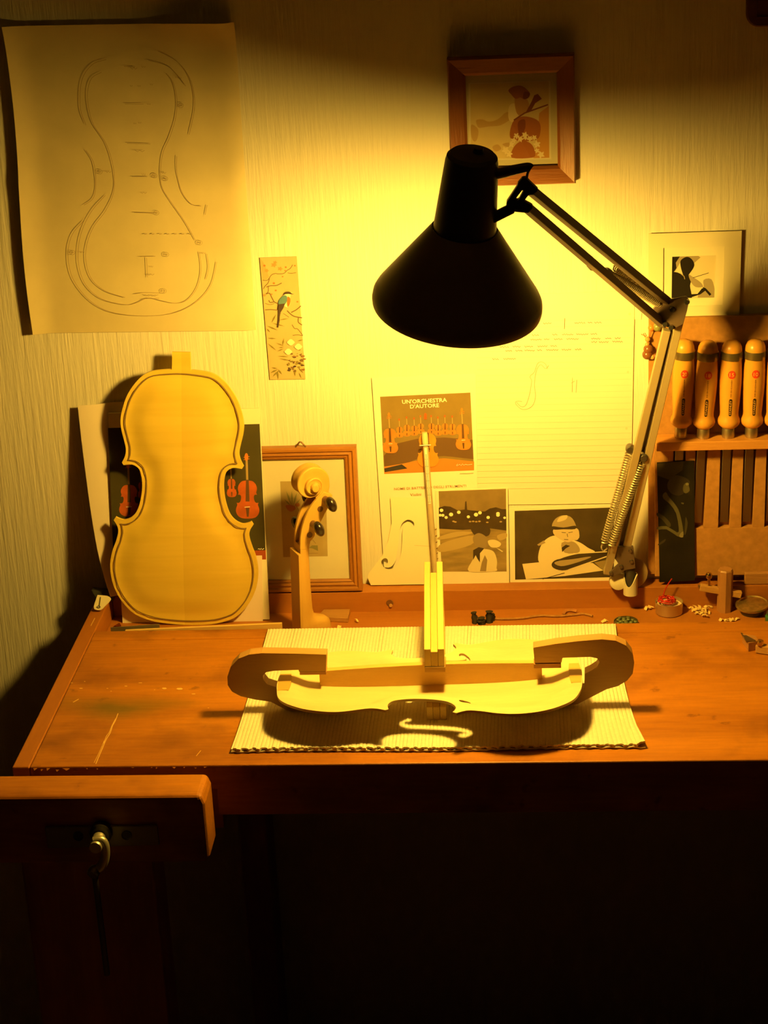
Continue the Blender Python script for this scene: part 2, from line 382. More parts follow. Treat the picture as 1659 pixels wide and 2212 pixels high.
def vise():
    t = thing('bench_vise', (-.49, -.565, -.095), 'heavy wooden vise jaw with a metal screw plate on the bench front', 'vise')
    yb, yf = -.541, -.594
    mb = MB(); xr = -.377
    mb.prism([(-.66, yb, -.001), (xr, yb, -.001), (xr + .004, yb, -.012), (xr + .004, yb, -.080), (xr, yb, -.088), (-.66, yb, -.088)], (0, yf - yb, 0))
    mb.build('jaw', M_bench, t, bevel=.005, seg=3)
    pl = wall_plane(yf - .0005)
    MB().prism([pl.at(*q) for q in ((98, 1784), (340, 1780), (345, 1822), (106, 1829))], (0, -.004, 0)).build('plate', flat('vise plate', (.22, .20, .16), .5, metal=.6), t, bevel=.001)
    for px, py in ((171, 1802), (275, 1800)):
        MB().lathe([(0, .0), (.0045, .0), (.0058, .0008), (.0058, -.002)], pl.at(px, py) + V((0, -.0045, 0)), (0, -1, 0), 16).build('bolt', flat('bolt black', (.03, .02, .015), .5), t)
    c = pl.at(221, 1793)
    MB().lathe([(0, 0), (.0125, 0), (.0125, .010), (.010, .012), (0, .012)], c, (0, -1, 0), 24).build('collar', M_black, t, smooth=35)
    MB().lathe([(0, .010), (.0075, .010), (.0075, .034), (.0068, .036), (0, .036)], c + V((-.001, 0, -.002)), (0, -1, 0), 20).build('screw_head', flat('worn bright steel', (.72, .66, .5), .38, metal=.75), t, smooth=35)
    h = c + V((0, -.028, 0))
    pts = curve([h + V((-.004, -.002, .004)), h + V((.005, 0, .004)), h + V((.0085, .0, -.004)), h + V((.007, 0, -.018)), h + V((.002, -.001, -.029)), h + V((-.006, -.004, -.034))], 6)
    MB().tube(pts, [.0042 + .0012 * min(1, i / 20) for i in range(len(pts))], 12).build('handle_crook', MATS['worn bright steel'], t, smooth=40)
    e = V(pts[-1])
    MB().lathe([(0, -.004), (.0062, -.004), (.0070, -.002), (.0070, .004), (.006, .006), (0, .006)], e, (-.3, -.9, -.3), 18).build('handle_knob', M_dsteel, t, smooth=35)
    MB().tube([e + V((0, 0, .0)), e + V((.0, .004, -.14))], .0035, 10).build('handle_bar', flat('dark bar', (.10, .07, .04), .5, metal=.5), t, smooth=40)
vise()

# ================================================================== BEHIND: THINGS ON THE WALL
def tracing_sheet():
    t = thing('drawing_sheet', on_y(310, 715, -.003), 'large folded tan tracing sheet with a pencilled violin outline pinned on the wall', 'drawing')
    nx, nz = 28, 28; pts = {}; c = [on_y(10, 55), on_y(507, 46), on_y(553, 712), on_y(77, 718)]
    mb = MB()
    def lift(u, v):                                # u from left to right, v from top to bottom
        a = .0035 + .0085 * max(0, 1 - u / .10) ** 1.5 + .004 * max(0, 1 - v / .06) ** 1.5
        a += .016 * max(0, 1 - v / .10) ** 2 * max(0, min(1, (u - .62) / .35))
        a += .0016 * max(0, 1 - abs(v - .507) / .05) + .0020 * max(0, 1 - abs(u - .955) / .03) * (1 - .4 * v)
        return a * (1 - .7 * max(0, (u - .955) / .045))
    for i in range(nz + 1):
        v = i / nz
        for j in range(nx + 1):
            u = j / nx
            p = (c[0] * (1 - u) + c[1] * u) * (1 - v) + (c[3] * (1 - u) + c[2] * u) * v
            p = V(p); p.y = -lift(u, v); p.x += .0035 * math.sin(v * 6) * max(0, 1 - u / .3)
            mb.v.append(p)
    for i in range(nz):
        for j in range(nx):
            a = i * (nx + 1) + j; mb.f.append((a, a + 1, a + nx + 2, a + nx + 1)); mb.m.append(0)
    o = mb.build('sheet', flat('tracing paper', (.64, .55, .32), .6, spec=.3, noise=.08, nscale=14), t, smooth=60)
    sd = o.modifiers.new('thickness', 'SOLIDIFY'); sd.thickness = .0003; sd.offset = 0
    pr = Print(wall_plane(-.0062)); k = 1 / 2.37
    def z(*p): return [(x * k, y * k) for x, y in p]
    Mp = M_pencil
    for pts in (z((545, 305), (480, 325), (432, 380), (412, 450), (412, 560), (440, 640)), z((520, 370), (470, 400), (448, 470), (455, 560), (480, 640), (540, 730), (572, 820), (585, 900), (580, 990), (540, 1080), (480, 1160), (445, 1250), (440, 1340), (470, 1430), (540, 1490), (640, 1523)),
                z((760, 310), (860, 340), (920, 400), (950, 440)), z((810, 262), (900, 310), (960, 380), (990, 460), (995, 560), (968, 690)), z((850, 375), (885, 420), (905, 500), (900, 600), (870, 700), (835, 780), (822, 880), (830, 960), (880, 1040), (950, 1140), (1000, 1230)),
                z((905, 800), (905, 880), (930, 980), (980, 1045), (1030, 1055)), z((440, 770), (478, 830), (490, 920), (480, 1010), (430, 1050)), z((540, 1000), (470, 1080), (420, 1180), (400, 1280), (405, 1370), (440, 1460), (520, 1530), (640, 1560), (700, 1550), (760, 1525), (830, 1540), (900, 1552), (960, 1535), (1010, 1470), (1030, 1380), (1020, 1290)),
                z((430, 1130), (370, 1200), (348, 1300), (370, 1420), (450, 1530), (560, 1595), (720, 1617), (880, 1605), (1000, 1550), (1080, 1460), (1110, 1340)), z((1060, 1050), (1050, 1100)), z((1060, 1300), (1068, 1370), (1055, 1430)), z((690, 1505), (740, 1498), (820, 1500)), z((750, 1320), (755, 1420))):
        pr.line(pts, 1.1, Mp, 5)
    for a, b in (((635, 340), (690, 345)), ((640, 533), (735, 533)), ((650, 734), (770, 738)), ((675, 905), (755, 905)), ((685, 1088), (785, 1092)), ((715, 1314), (795, 1312)), ((725, 1530), (815, 1527))):
        pr.line(z(a, b), 1.0, Mp)
    for x, y in ((925, 540), (510, 880), (845, 915), (800, 1090), (850, 1303), (1022, 1243), (370, 1293), (838, 1490), (790, 900)):
        pr.line([(x * k + 6 * math.cos(a * .7), y * k + 5 * math.sin(a * .7)) for a in range(9)], .9, Mp, 0, True); pr.line(z((x - 8, y), (x + 8, y)), 1.2, Mp)
    for x, y, w in ((685, 350, 18), (735, 342, 10), (672, 440, 6), (712, 440, 8), (775, 432, 8), (690, 632, 7), (715, 628, 8), (762, 533, 9), (715, 773, 25), (735, 987, 16), (735, 893, 10), (555, 880, 14), (838, 885, 12), (420, 1291, 12), (1040, 1296, 10), (770, 1405, 20), (778, 1365, 5), (775, 1512, 35), (905, 395, 9), (920, 400, 8)):
        pr.line(z((x - w, y - 4), (x - w * .4, y + 4), (x, y - 4), (x + w * .5, y + 4), (x + w, y - 3)), 1.0, Mp)
    for i in range(7): pr.line(z((738 + 38 * i, 1200), (752 + 38 * i, 1197)), 1.6, Mp)
    pr.build('pencil_drawing', t)
tracing_sheet()

def bookmark():
    t = thing('bookmark', on_y(620, 820, -.001), 'narrow painted strip with a blue-backed bird among blossom branches', 'bookmark')
    q = ((561, 557), (641, 554), (660, 819), (583, 820))
    paper('strip', wall_plane(-.0022), q, .0008, flat('bookmark ground', (.50, .385, .19), .7, noise=.06, nscale=30), t)
    p = Print(wall_plane(-.0022)); k = 1 / 7.371
    def z(*a): return [(540 + x * k, 540 + y * k) for x, y in a]
    br, gr, bl, orr, wh, dk = (flat('twig brown', (.16, .10, .04), .8), flat('leaf olive', (.22, .18, .04), .8), flat('bird blue', (.10, .20, .22), .7), flat('blossom orange', (.70, .15, .03), .8), flat('bird cream', (.75, .66, .45), .8), flat('bird dark', (.07, .045, .03), .8))
    p.area(z((160, 130), (215, 200), (260, 300), (300, 430), (260, 470), (205, 480)), flat('misty olive', (.42, .33, .14), .8))
    for pts, w in ((((200, 480), (280, 480), (340, 400), (400, 375), (450, 380), (540, 372), (590, 325), (640, 295), (680, 235)), 1.0), (((600, 365), (660, 372), (735, 360)), .9), (((260, 590), (330, 570), (420, 565), (505, 525)), 1.3), (((215, 620), (235, 580), (290, 520), (310, 440)), 1.2), (((290, 570), (290, 660), (250, 700)), 1.2),
                   (((255, 700), (310, 690), (345, 755), (385, 825), (440, 860), (435, 955)), 1.7), (((385, 825), (320, 835), (300, 800)), 1.5), (((240, 955), (330, 950), (430, 958)), 1.3), (((240, 850), (320, 870), (390, 850)), .8), (((590, 965), (640, 1015), (700, 1055), (790, 1075), (830, 1080)), 1.7), (((655, 995), (740, 950), (810, 890)), 1.6), (((770, 1080), (770, 1150), (830, 1195)), 1.6), (((670, 1190), (710, 1250), (760, 1260), (840, 1360)), 1.1), (((680, 1360), (760, 1352), (840, 1365)), 1.0), (((530, 1010), (620, 1070)), .8)):
        p.line(z(*pts), w * 1.35, br, 4)
    for x, y, r_ in ((380, 240, 38), (480, 300, 34), (265, 330, 30), (400, 200, 28), (230, 720, 24), (410, 645, 16), (570, 275, 15), (230, 250, 18), (715, 250, 14), (755, 825, 14), (380, 530, 18), (560, 330, 12), (345, 705, 12), (520, 425, 12)):
        p.area([(540 + (x + r_ * (1 + .35 * math.cos(5 * a)) * math.cos(a)) * k, 540 + (y + .8 * r_ * (1 + .35 * math.cos(5 * a)) * math.sin(a)) * k) for a in [i * .31 for i in range(20)]], flat('blossom pale', (.72, .26, .09), .8) if r_ > 20 else orr)
    for a, b, wd in (((345, 1160), (415, 1020), 26), ((460, 1115), (620, 1090), 18), ((350, 1165), (550, 1215), 24), ((265, 1205), (445, 1280), 26), ((265, 1250), (320, 1310), 22), ((275, 1405), (420, 1412), 24), ((280, 1485), (420, 1600), 22), ((430, 1615), (540, 1570), 20), ((520, 1530), (540, 1400), 24), ((545, 1530), (415, 1480), 18), ((545, 1545), (450, 1560), 18), ((750, 1450), (850, 1430), 20), ((320, 1960), (450, 1900), 30), ((360, 2020), (470, 1910), 30), ((450, 2060), (440, 1920), 28), ((510, 1980), (450, 1900), 24), ((340, 1870), (440, 1890), 22), ((620, 1700), (440, 1690), 20), ((640, 1760), (470, 1730), 20), ((850, 1960), (770, 1870), 22), ((820, 2040), (780, 1950), 20), ((720, 2010), (710, 1900), 24)):
        mx, my = (a[0] + b[0]) / 2, (a[1] + b[1]) / 2; dx, dy = b[0] - a[0], b[1] - a[1]; q_ = math.hypot(dx, dy); nx, ny = -dy / q_ * wd / 2, dx / q_ * wd / 2
        p.area(z(a, (mx + nx, my + ny), b, (mx - nx, my - ny)), gr)
    random.seed(3)
    for i in range(46):                            # dark bush at the lower right
        x = random.uniform(600, 862); y = random.uniform(1560, 1960); r_ = random.uniform(14, 34)
        if x + (y - 1560) * .25 < 660: continue
        p.area(z(*[(x + r_ * random.uniform(.5, 1.2) * math.cos(a), y + .6 * r_ * random.uniform(.5, 1.2) * math.sin(a)) for a in (0, .9, 1.8, 2.7, 3.6, 4.5, 5.4)]), (dk, br, gr, flat('bush brown', (.24, .13, .05), .8))[i % 4])
    for x, y in ((650, 1470), (770, 1540), (610, 1620)):
        p.area(z(*[(x + 55 * (1 + .2 * math.cos(4 * a)) * math.cos(a), y + 50 * math.sin(a)) for a in [i * .42 for i in range(15)]]), wh)
    p.area(z((545, 705), (600, 662), (645, 668), (690, 700), (650, 712), (640, 760), (640, 860), (600, 910), (560, 900), (520, 870), (490, 830)), wh, 4)
    p.area(z((598, 745), (640, 770), (635, 860), (600, 905), (588, 830)), orr, 4)
    p.area(z((535, 725), (585, 735), (592, 800), (560, 860), (500, 870), (452, 850), (470, 790)), bl, 4)
    p.area(z((528, 720), (550, 680), (600, 662), (640, 668), (665, 690), (700, 702), (650, 706), (610, 700), (560, 706)), dk, 3)
    p.area(z((445, 900), (460, 865), (560, 850), (530, 930), (490, 990), (476, 1060), (472, 1130), (452, 1238), (432, 1232), (446, 1110), (450, 1000)), dk)
    p.build('painted_print', t)
bookmark()

def glass_mat():
    m = bpy.data.materials.new('picture glass'); m.use_nodes = True; nt = m.node_tree; N, L = nt.nodes, nt.links; N.clear()
    o = N.new('ShaderNodeOutputMaterial'); mx = N.new('ShaderNodeMixShader'); tr = N.new('ShaderNodeBsdfTransparent'); gl = N.new('ShaderNodeBsdfGlossy'); fr = N.new('ShaderNodeFresnel')
    fr.inputs[0].default_value = 1.5; gl.inputs['Roughness'].default_value = .02; tr.inputs[0].default_value = (.95, .95, .95, 1)
    ge = N.new('ShaderNodeNewGeometry'); inv = N.new('ShaderNodeMath'); inv.operation = 'SUBTRACT'; inv.inputs[0].default_value = 1; L.new(ge.outputs['Backfacing'], inv.inputs[1])
    mu = N.new('ShaderNodeMath'); mu.operation = 'MULTIPLY'; L.new(fr.outputs[0], mu.inputs[0]); L.new(inv.outputs[0], mu.inputs[1])      # reflect at the outer face only
    L.new(mu.outputs[0], mx.inputs[0]); L.new(tr.outputs[0], mx.inputs[1]); L.new(gl.outputs[0], mx.inputs[2]); L.new(mx.outputs[0], o.inputs[0]); return m
M_glass = glass_mat()
def frame_bars(t, x0, x1, z0, z1, w, prof, mat, P=lambda x, d, z: V((x, -d, z))):
    """four mitred bars; prof runs from the outer edge (0) to the inner edge (1) with its depth off the wall"""
    C = [((x0, z0), (1, 1)), ((x1, z0), (-1, 1)), ((x1, z1), (-1, -1)), ((x0, z1), (1, -1))]
    for i in range(4):
        (ax, az), (sx, sz) = C[i]; (bx, bz), (tx, tz) = C[(i + 1) % 4]
        ra = [P(ax + sx * w * u, d, az + sz * w * u) for u, d in prof]; rb = [P(bx + tx * w * u, d, bz + tz * w * u) for u, d in prof]
        n = len(prof); mb = MB(); mb.add(ra + rb, [tuple(range(n)), tuple(range(2 * n - 1, n - 1, -1))] + [(j, (j + 1) % n, n + (j + 1) % n, n + j) for j in range(n)])
        mb.build('frame_bar', mat[i % 2], t, smooth=25)
def top_picture():
    a, b = on_y(965, 128, -.020), on_y(1244, 397, -.020); x0, x1, z0, z1 = a.x, b.x, b.z, a.z
    t = thing('framed_picture', ((x0 + x1) / 2, 0, z0), 'square brown wooden frame with a faded print of a fiddle player', 'picture')
    wv = wood('frame wood upright', (.20, .06, .010), (.32, .11, .02), 'Z', 20, .4); wh = wood('frame wood level', (.20, .06, .010), (.32, .11, .02), 'X', 20, .4)
    w = .0225
    frame_bars(t, x0, x1, z0, z1, w, [(0, .0005), (0, .017), (.08, .0205), (.85, .016), (1, .012), (1, .0005)], (wh, wv))
    def at(u, v, d): return V((x0 + w + (x1 - x0 - 2 * w) * u, -d, z1 - w - (z1 - z0 - 2 * w) * v))
    pl = wall_plane(-.0062)
    def px(x, y): return (940 + x / 5.184, 90 + y / 5.184)
    mb = MB(); mb.box((x0 + w - .002, -.006, z0 + w - .002), (x1 - w + .002, -.002, z1 - w + .002)); mb.build('mat_board', flat('old mat board', (.55, .48, .30), .8), t)
    p = Print(pl); ground = flat('print ground', (.60, .46, .22), .8, noise=.05, nscale=40)
    def A(pts, c, sm=4): p.area([px(*q) for q in pts], c, sm)
    A([(372, 462), (1290, 438), (1300, 1318), (380, 1330)], flat('mat lip', (.66, .58, .38), .8), 0)  # rim of the mat in a lighter tone, partly a reflection painted in
    A([(395, 475), (1272, 445), (1278, 1300), (402, 1312)], ground, 0)
    tan_, rust, dk, ml, wh2 = flat('print tan', (.50, .32, .12), .8), flat('print rust', (.36, .12, .03), .8), flat('print maroon', (.22, .06, .02), .8), flat('print flesh', (.48, .26, .10), .8), flat('print light', (.74, .60, .34), .8)
    A([(1165, 800), (1272, 720), (1278, 1300), (1100, 1305), (1150, 1050)], flat('print ochre', (.54, .26, .06), .8), 0)
    A([(405, 930), (480, 980), (475, 1080), (440, 1120), (405, 1060)], tan_)
    A([(460, 880), (530, 870), (600, 895), (700, 870), (780, 800), (830, 790), (860, 850), (800, 900), (720, 940), (600, 950), (500, 965), (470, 940)], tan_)
    A([(830, 720), (900, 700), (930, 850), (860, 900), (820, 850)], wh2)
    A([(890, 640), (960, 620), (1030, 650), (1050, 720), (1010, 800), (960, 830), (910, 790)], ml)
    A([(820, 545), (870, 505), (950, 492), (1010, 520), (1062, 580), (1040, 630), (990, 640), (950, 625), (900, 640), (850, 590)], rust)
    A([(1000, 560), (1062, 580), (1040, 632), (985, 640)], dk)
    A([(870, 900), (960, 840), (1080, 850), (1165, 900), (1180, 1000), (1130, 1100), (900, 1110), (835, 1050)], rust)
    A([(930, 900), (1000, 870), (1010, 960), (960, 1060), (930, 1000)], dk)
    A([(1010, 800), (1080, 670), (1110, 600), (1150, 585), (1195, 640), (1120, 690), (1070, 780)], dk, 0)
    p.line([px(880, 880), px(1000, 800), px(1265, 705)], 3, dk)
    A([(870, 1200), (930, 1130), (1000, 1110), (1080, 1150), (1120, 1240), (1090, 1298), (860, 1300)], rust)
    for x, y, r_ in ((910, 1055, 28), (880, 1105, 26), (955, 1090, 28), (1005, 1045, 30), (1060, 1085, 28), (1110, 1075, 26), (850, 1150, 30), (1140, 1150, 34), (790, 1215, 36), (830, 1260, 30), (1185, 1265, 34), (1140, 1220, 24), (1010, 1075, 22)):
        A([(x + r_ * (1 + .4 * math.cos(5 * a + x)) * math.cos(a), y + r_ * (1 + .4 * math.cos(5 * a + x)) * math.sin(a)) for a in [i * .42 for i in range(15)]], wh2, 0)
    for pts in (((640, 1180), (700, 1150), (740, 1200), (680, 1230)), ((750, 1150), (830, 1130), (820, 1180)), ((560, 1250), (640, 1220), (650, 1270))): A(pts, tan_, 3)
    p.build('print', t)
    MB().box((x0 + w - .002, -.0105, z0 + w - .002), (x1 - w + .002, -.0085, z1 - w + .002)).build('glass_pane', M_glass, t)
top_picture()

def lined_note():
    t = thing('lined_sheet', on_y(1195, 1088, -.001), 'pinkish lined notepaper sheet with handwriting and a pencilled f-hole on the wall', 'sheet')
    y = -.0016; q = ((1018, 640), (1372, 628), (1362, 1087), (1032, 1091))
    paper('sheet', wall_plane(y), q, .0006, flat('note paper', (.80, .70, .58), .8, spec=.2), t)
    pl = wall_plane(y); k = 1 / 4.1475
    def z(*a): return [(1000 + x * k, 630 + yy * k) for x, yy in a]
    p = Print(pl); rule = flat('ruled line', (.72, .605, .48), .8)
    for i in range(29):
        yy = 690 + i * 12.9
        p.line([(1030, yy + 5.5), (1364, yy)], .9, rule)
    p.line(z((1535, 120), (1512, 1360)), .9, flat('margin line', (.74, .60, .47), .8))
    p.build('ruling', t)
    p = Print(pl.lift(.0002)); ink = flat('pale handwriting', (.16, .09, .055), .8)
    random.seed(11)
    def scrawl(x0, x1, y0, sl=-.02, h=14):
        x = x0
        while x < x1:
            w = random.uniform(40, 110); w = min(w, x1 - x); pts = []; n = max(3, int(w / 9))
            for i in range(n): pts.append((x + w * i / (n - 1), y0 + sl * (x - x0) + (h * random.uniform(.4, 1) if i % 2 else -h * random.uniform(.0, .6)) * .7))
            p.line(z(*pts), 1.2, ink); x += w + random.uniform(18, 45)
    for a in ((720, 820, 282), (1000, 1240, 278), (620, 700, 388), (800, 1200, 384), (605, 1070, 428), (1150, 1420, 420), (1150, 1430, 450), (330, 840, 494), (380, 1060, 528), (265, 480, 602)): scrawl(*a)
    p.line(z((912, 238), (908, 335)), 1, ink)
    pe = flat('soft pencil', (.50, .37, .26), .9)
    p.line(z((755, 690), (740, 650), (700, 628), (665, 650), (640, 720), (600, 760), (615, 800), (600, 900), (585, 960), (560, 1020), (520, 1030), (480, 990)), 1.1, pe, 5)
    p.line(z((768, 660), (740, 690), (700, 655), (670, 680), (650, 740), (640, 840), (650, 930), (630, 1010), (580, 1050), (520, 1050), (470, 1000), (490, 980), (530, 985)), 1.1, pe, 5)
    p.line(z((980, 770), (978, 900)), .9, pe); p.line(z((1020, 790), (1012, 905)), .9, pe); p.line(z((970, 820), (1000, 800)), .9, pe)
    p.build('handwriting', t)
    for x, yy in ((1478, 720), (1465, 1225), (1495, 200)):
        mb = MB(); mb.poly([pl.at(*z((x + 11 * math.cos(a), yy + 12 * math.sin(a)))[0], .0003) for a in [i * .5236 for i in range(12)]])
        mb.build('punch_hole', flat('punched hole', (.70, .62, .46), .9), t)
    strip = paper('torn_strip', wall_plane(-.0012), ((1150, 645), (1390, 634), (1385, 690), (1150, 690)), .0004, M_paper, t)
lined_note()

def violin_px(p, cx, top, bot, hw, mat, dark=None, lean=0.0):
    L = bot - top; sx = hw / .288
    p.area([(cx + a * sx + lean * b, top + b * L) for a, b in violin_outline(2)], mat)
    if dark:
        p.area([(cx - hw * .12 + lean * .1, top - L * .02), (cx + hw * .12 + lean * .1, top - L * .02), (cx + hw * .17 + lean * .6, top + L * .55), (cx - hw * .17 + lean * .6, top + L * .55)], dark)
        p.area([(cx - hw * .15 + lean * .75, top + L * .72), (cx + hw * .15 + lean * .75, top + L * .72), (cx + hw * .08 + lean, top + L * .95), (cx - hw * .08 + lean, top + L * .95)], dark)
M_vio = flat('printed violin orange', (.60, .20, .035), .7, noise=.15, nscale=90)
M_vio2 = flat('printed violin red', (.46, .10, .02), .7, noise=.2, nscale=80)
M_fing = flat('printed fingerboard', (.10, .05, .02), .7)
M_gdark = flat('printed dark green', (.050, .042, .014), .6, noise=.1, nscale=30)
def poster():
    t = thing('poster', on_y(915, 1264, -.004), 'white poster with an orchestra of orange violins and cellos on dark ground', 'poster')
    pl = wall_plane(-.0042)
    q = ((803, 816), (1028, 806), (1034, 1262), (832, 1266))
    paper('sheet', pl, q, .0012, M_paper, t)
    p = Print(pl)
    p.area([(821, 857), (1016, 848), (1024, 1016), (830, 1024)], flat('poster ground', (.22, .15, .045), .6, noise=.12, nscale=25))
    p.area([(829, 985), (850, 960), (900, 948), (960, 945), (1021, 950), (1023, 992), (960, 985), (905, 990), (870, 1004), (830, 1010)], flat('poster sofa', (.12, .065, .025), .7))
    p.area([(830, 1008), (868, 1002), (905, 994), (960, 990), (1024, 997), (1024, 1016), (830, 1024)], flat('poster floor', (.50, .20, .035), .7))
    p.area([(830, 1012), (868, 1003), (880, 1012), (831, 1020)], M_ink)
    neck = flat('printed neck', (.40, .28, .10), .7)
    for cx, a, b in ((863, 922.5, 945), (879, 918, 942.5), (895, 920, 941), (909, 915.5, 937), (932, 915, 937), (946.5, 918, 941), (961.5, 915, 939), (977.5, 916, 939.5)):
        p.line([(cx, a + 1), (cx - .6, a - 15)], 1.8, neck); p.area(circle(cx - .8, a - 16, 1.8, 2.6), M_vio2)
        violin_px(p, cx, a, b, 8.2, M_vio, M_fing)
    for cx, sc, a, b, hw in ((841.5, 896, 926, 979, 16.5), (999, 886, 917, 972, 16.5)):
        p.line([(cx, a + 2), (cx - 1.5, sc + 4)], 2.6, neck); p.area(circle(cx - 1.5, sc, 2.6, 5), M_vio); p.line([(cx - 6, sc + 5), (cx + 4, sc + 3)], 1.2, M_vio); p.line([(cx - 6, sc + 8), (cx + 4, sc + 6.5)], 1.2, M_vio)
        violin_px(p, cx, a, b, hw, M_vio, M_fing, 2.5)
        p.line([(cx - 2, a + (b - a) * .62), (cx + 6, a + (b - a) * .61)], 1.2, M_paper)
    p.area(circle(919, 897, 3, 5), M_vio2); p.area([(916, 900), (922, 900), (922, 906), (916, 906)], M_vio2)
    violin_px(p, 923, 936, 1009, 23, flat('printed bass orange', (.66, .25, .03), .7, noise=.12, nscale=60), M_fing, 2.0)
    p.text("UN'ORCHESTRA", (868.8, 872.3), (965.6, 867.8), 9.0, M_paper, .018)
    p.text("D'AUTORE", (886, 882.3), (948.7, 879.3), 8.6, M_paper, .018)
    p.line([(986, 1006), (989, 1001), (987, 1007), (993, 1003), (996, 1006), (999, 1002), (1002, 1005), (1006, 1003), (1010, 1004.5), (1020, 1003)], 1.2, M_paper)
    brn = flat('poster brown ink', (.42, .22, .10), .8)
    p.text('NOME DI BATTESIMO DEGLI STRUMENTI', (851.5, 1058.5), (1007, 1051.5), 5.4, brn, .006)
    p.text('Violini', (886.5, 1071.5), (910, 1070), 6, brn, .01)
    p.line([(993, 1023), (1000, 1022.6), (1008, 1022.8), (1016, 1022), (1023, 1021.6)], 1.0, flat('faint caption', (.55, .44, .3), .8))
    p.build('poster_print', t)
poster()

def template():
    t = thing('paper_template', on_y(860, 1266, -.006), 'cream cut-out violin template with an f-shaped hole standing against the white poster', 'template')
    out = [(843, 1074), (930, 1076), (938, 1262), (801, 1264), (794, 1248), (797, 1238), (826, 1200), (838, 1170), (846, 1130), (845, 1100)]
    k = 1 / 4.338
    def z(*a): return [(780 + x * k, 780 + y * k) for x, y in a]
    hole = curve(z((490, 1555), (497, 1520), (470, 1492), (430, 1488), (390, 1515), (365, 1570), (355, 1650), (340, 1780), (320, 1870), (290, 1920), (250, 1935), (215, 1920), (240, 1900), (252, 1880), (245, 1855), (218, 1848), (192, 1870), (192, 1900), (215, 1935), (260, 1950), (310, 1935), (350, 1890), (375, 1800), (386, 1680), (388, 1600), (400, 1540), (430, 1507), (462, 1512), (475, 1530), (468, 1550)), 3, True)
    pl = Plane((0, -.0075, .10), (1, 0, 0), (0, .025, 1))
    def xf(a, b, h): return pl.at(a, b, h)
    mb = MB(); plate(mb, out, [hole], 14, lambda a, b: .0016, lambda a, b: .0008, xf)
    mb.build('sheet', flat('template card', (.84, .78, .56), .8, spec=.2), t)
    p = Print(pl.lift(.0017)); p.line([(895, 1178), (930, 1180)], .8, flat('template fold', (.6, .5, .3), .9)); p.build('pencil_mark', t)
template()

def night_photo():
    t = thing('photo_card', on_y(1022, 1257, -.006), 'white-bordered night photograph of a figure in a cape before blurred lights', 'photograph')
    pl = wall_plane(-.0078)
    paper('card', pl, ((941, 1060), (1097, 1053), (1100, 1257), (944, 1258)), .0012, M_card, t)
    p = Print(pl); k = 1 / 3.77
    def z(*a): return [(920 + x * k, 1040 + y * k) for x, y in a]
    sky, tree, gnd, lit, lamp, skin, wht, dk = (flat('night sky', (.22, .15, .055), .6, noise=.15, nscale=40), flat('night trees', (.045, .028, .010), .7, noise=.3, nscale=70), flat('night ground', (.27, .19, .07), .6, noise=.35, nscale=60, stretch=(.4, 1, 1.6)), flat('ground glow', (.42, .31, .13), .7), flat('lamp blob', (.90, .82, .55), .7), flat('photo grey', (.26, .19, .09), .7), flat('photo white', (.66, .57, .34), .7), flat('photo black', (.045, .03, .015), .7))
    p.area(z((103, 80), (652, 60), (657, 734), (130, 735)), sky)
    p.area(z((106, 330), (655, 320), (657, 734), (130, 735)), gnd)
    p.area(z((316, 230), (320, 165), (330, 160), (336, 230)), tree)
    p.area(z((104, 215), (150, 200), (200, 205), (260, 235), (320, 228), (360, 235), (420, 240), (480, 245), (520, 220), (570, 210), (620, 225), (654, 225), (656, 400), (500, 380), (300, 395), (108, 385)), tree)
    p.area(z((108, 520), (230, 470), (390, 440), (390, 500), (280, 545), (110, 575)), lit, 3); p.area(z((110, 450), (250, 410), (390, 415), (300, 440), (112, 475)), lit, 3); p.area(z((580, 440), (655, 420), (655, 460), (600, 480)), lit, 3)
    for x, y in ((360, 327), (385, 325), (410, 328), (436, 325), (240, 330), (610, 328), (225, 325), (500, 333)): p.area(z(*circle(x, y, 11, 6)), lit)
    for x, y, r_ in ((127, 235, 15), (116, 275, 12), (138, 276, 13), (165, 293, 13), (205, 269, 17), (268, 251, 15), (346, 288, 13), (408, 270, 17), (440, 255, 15), (507, 293, 14), (587, 262, 15), (587, 274, 15), (641, 296, 11)): p.area(z(*circle(x, y, r_, r_ * .9)), lamp)
    p.area(z((365, 385), (400, 355), (450, 348), (500, 360), (525, 395), (510, 440), (450, 450), (400, 440)), dk, 4)
    p.area(z((385, 450), (430, 420), (490, 450), (520, 510), (470, 550), (415, 540), (390, 500)), skin, 4)
    p.area(z((505, 485), (560, 475), (612, 505), (590, 535), (530, 535)), wht, 4); p.area(z((570, 540), (600, 550), (630, 570), (620, 575)), wht)
    p.area(z((350, 732), (380, 640), (420, 560), (480, 550), (550, 570), (578, 640), (575, 700), (560, 732)), wht, 4)
    p.area(z((385, 560), (430, 535), (475, 545), (440, 585), (440, 660), (420, 630), (405, 600), (385, 640)), dk)
    p.area(z((440, 732), (455, 660), (480, 600), (500, 640), (490, 732)), skin)
    p.build('photo_print', t)
night_photo()

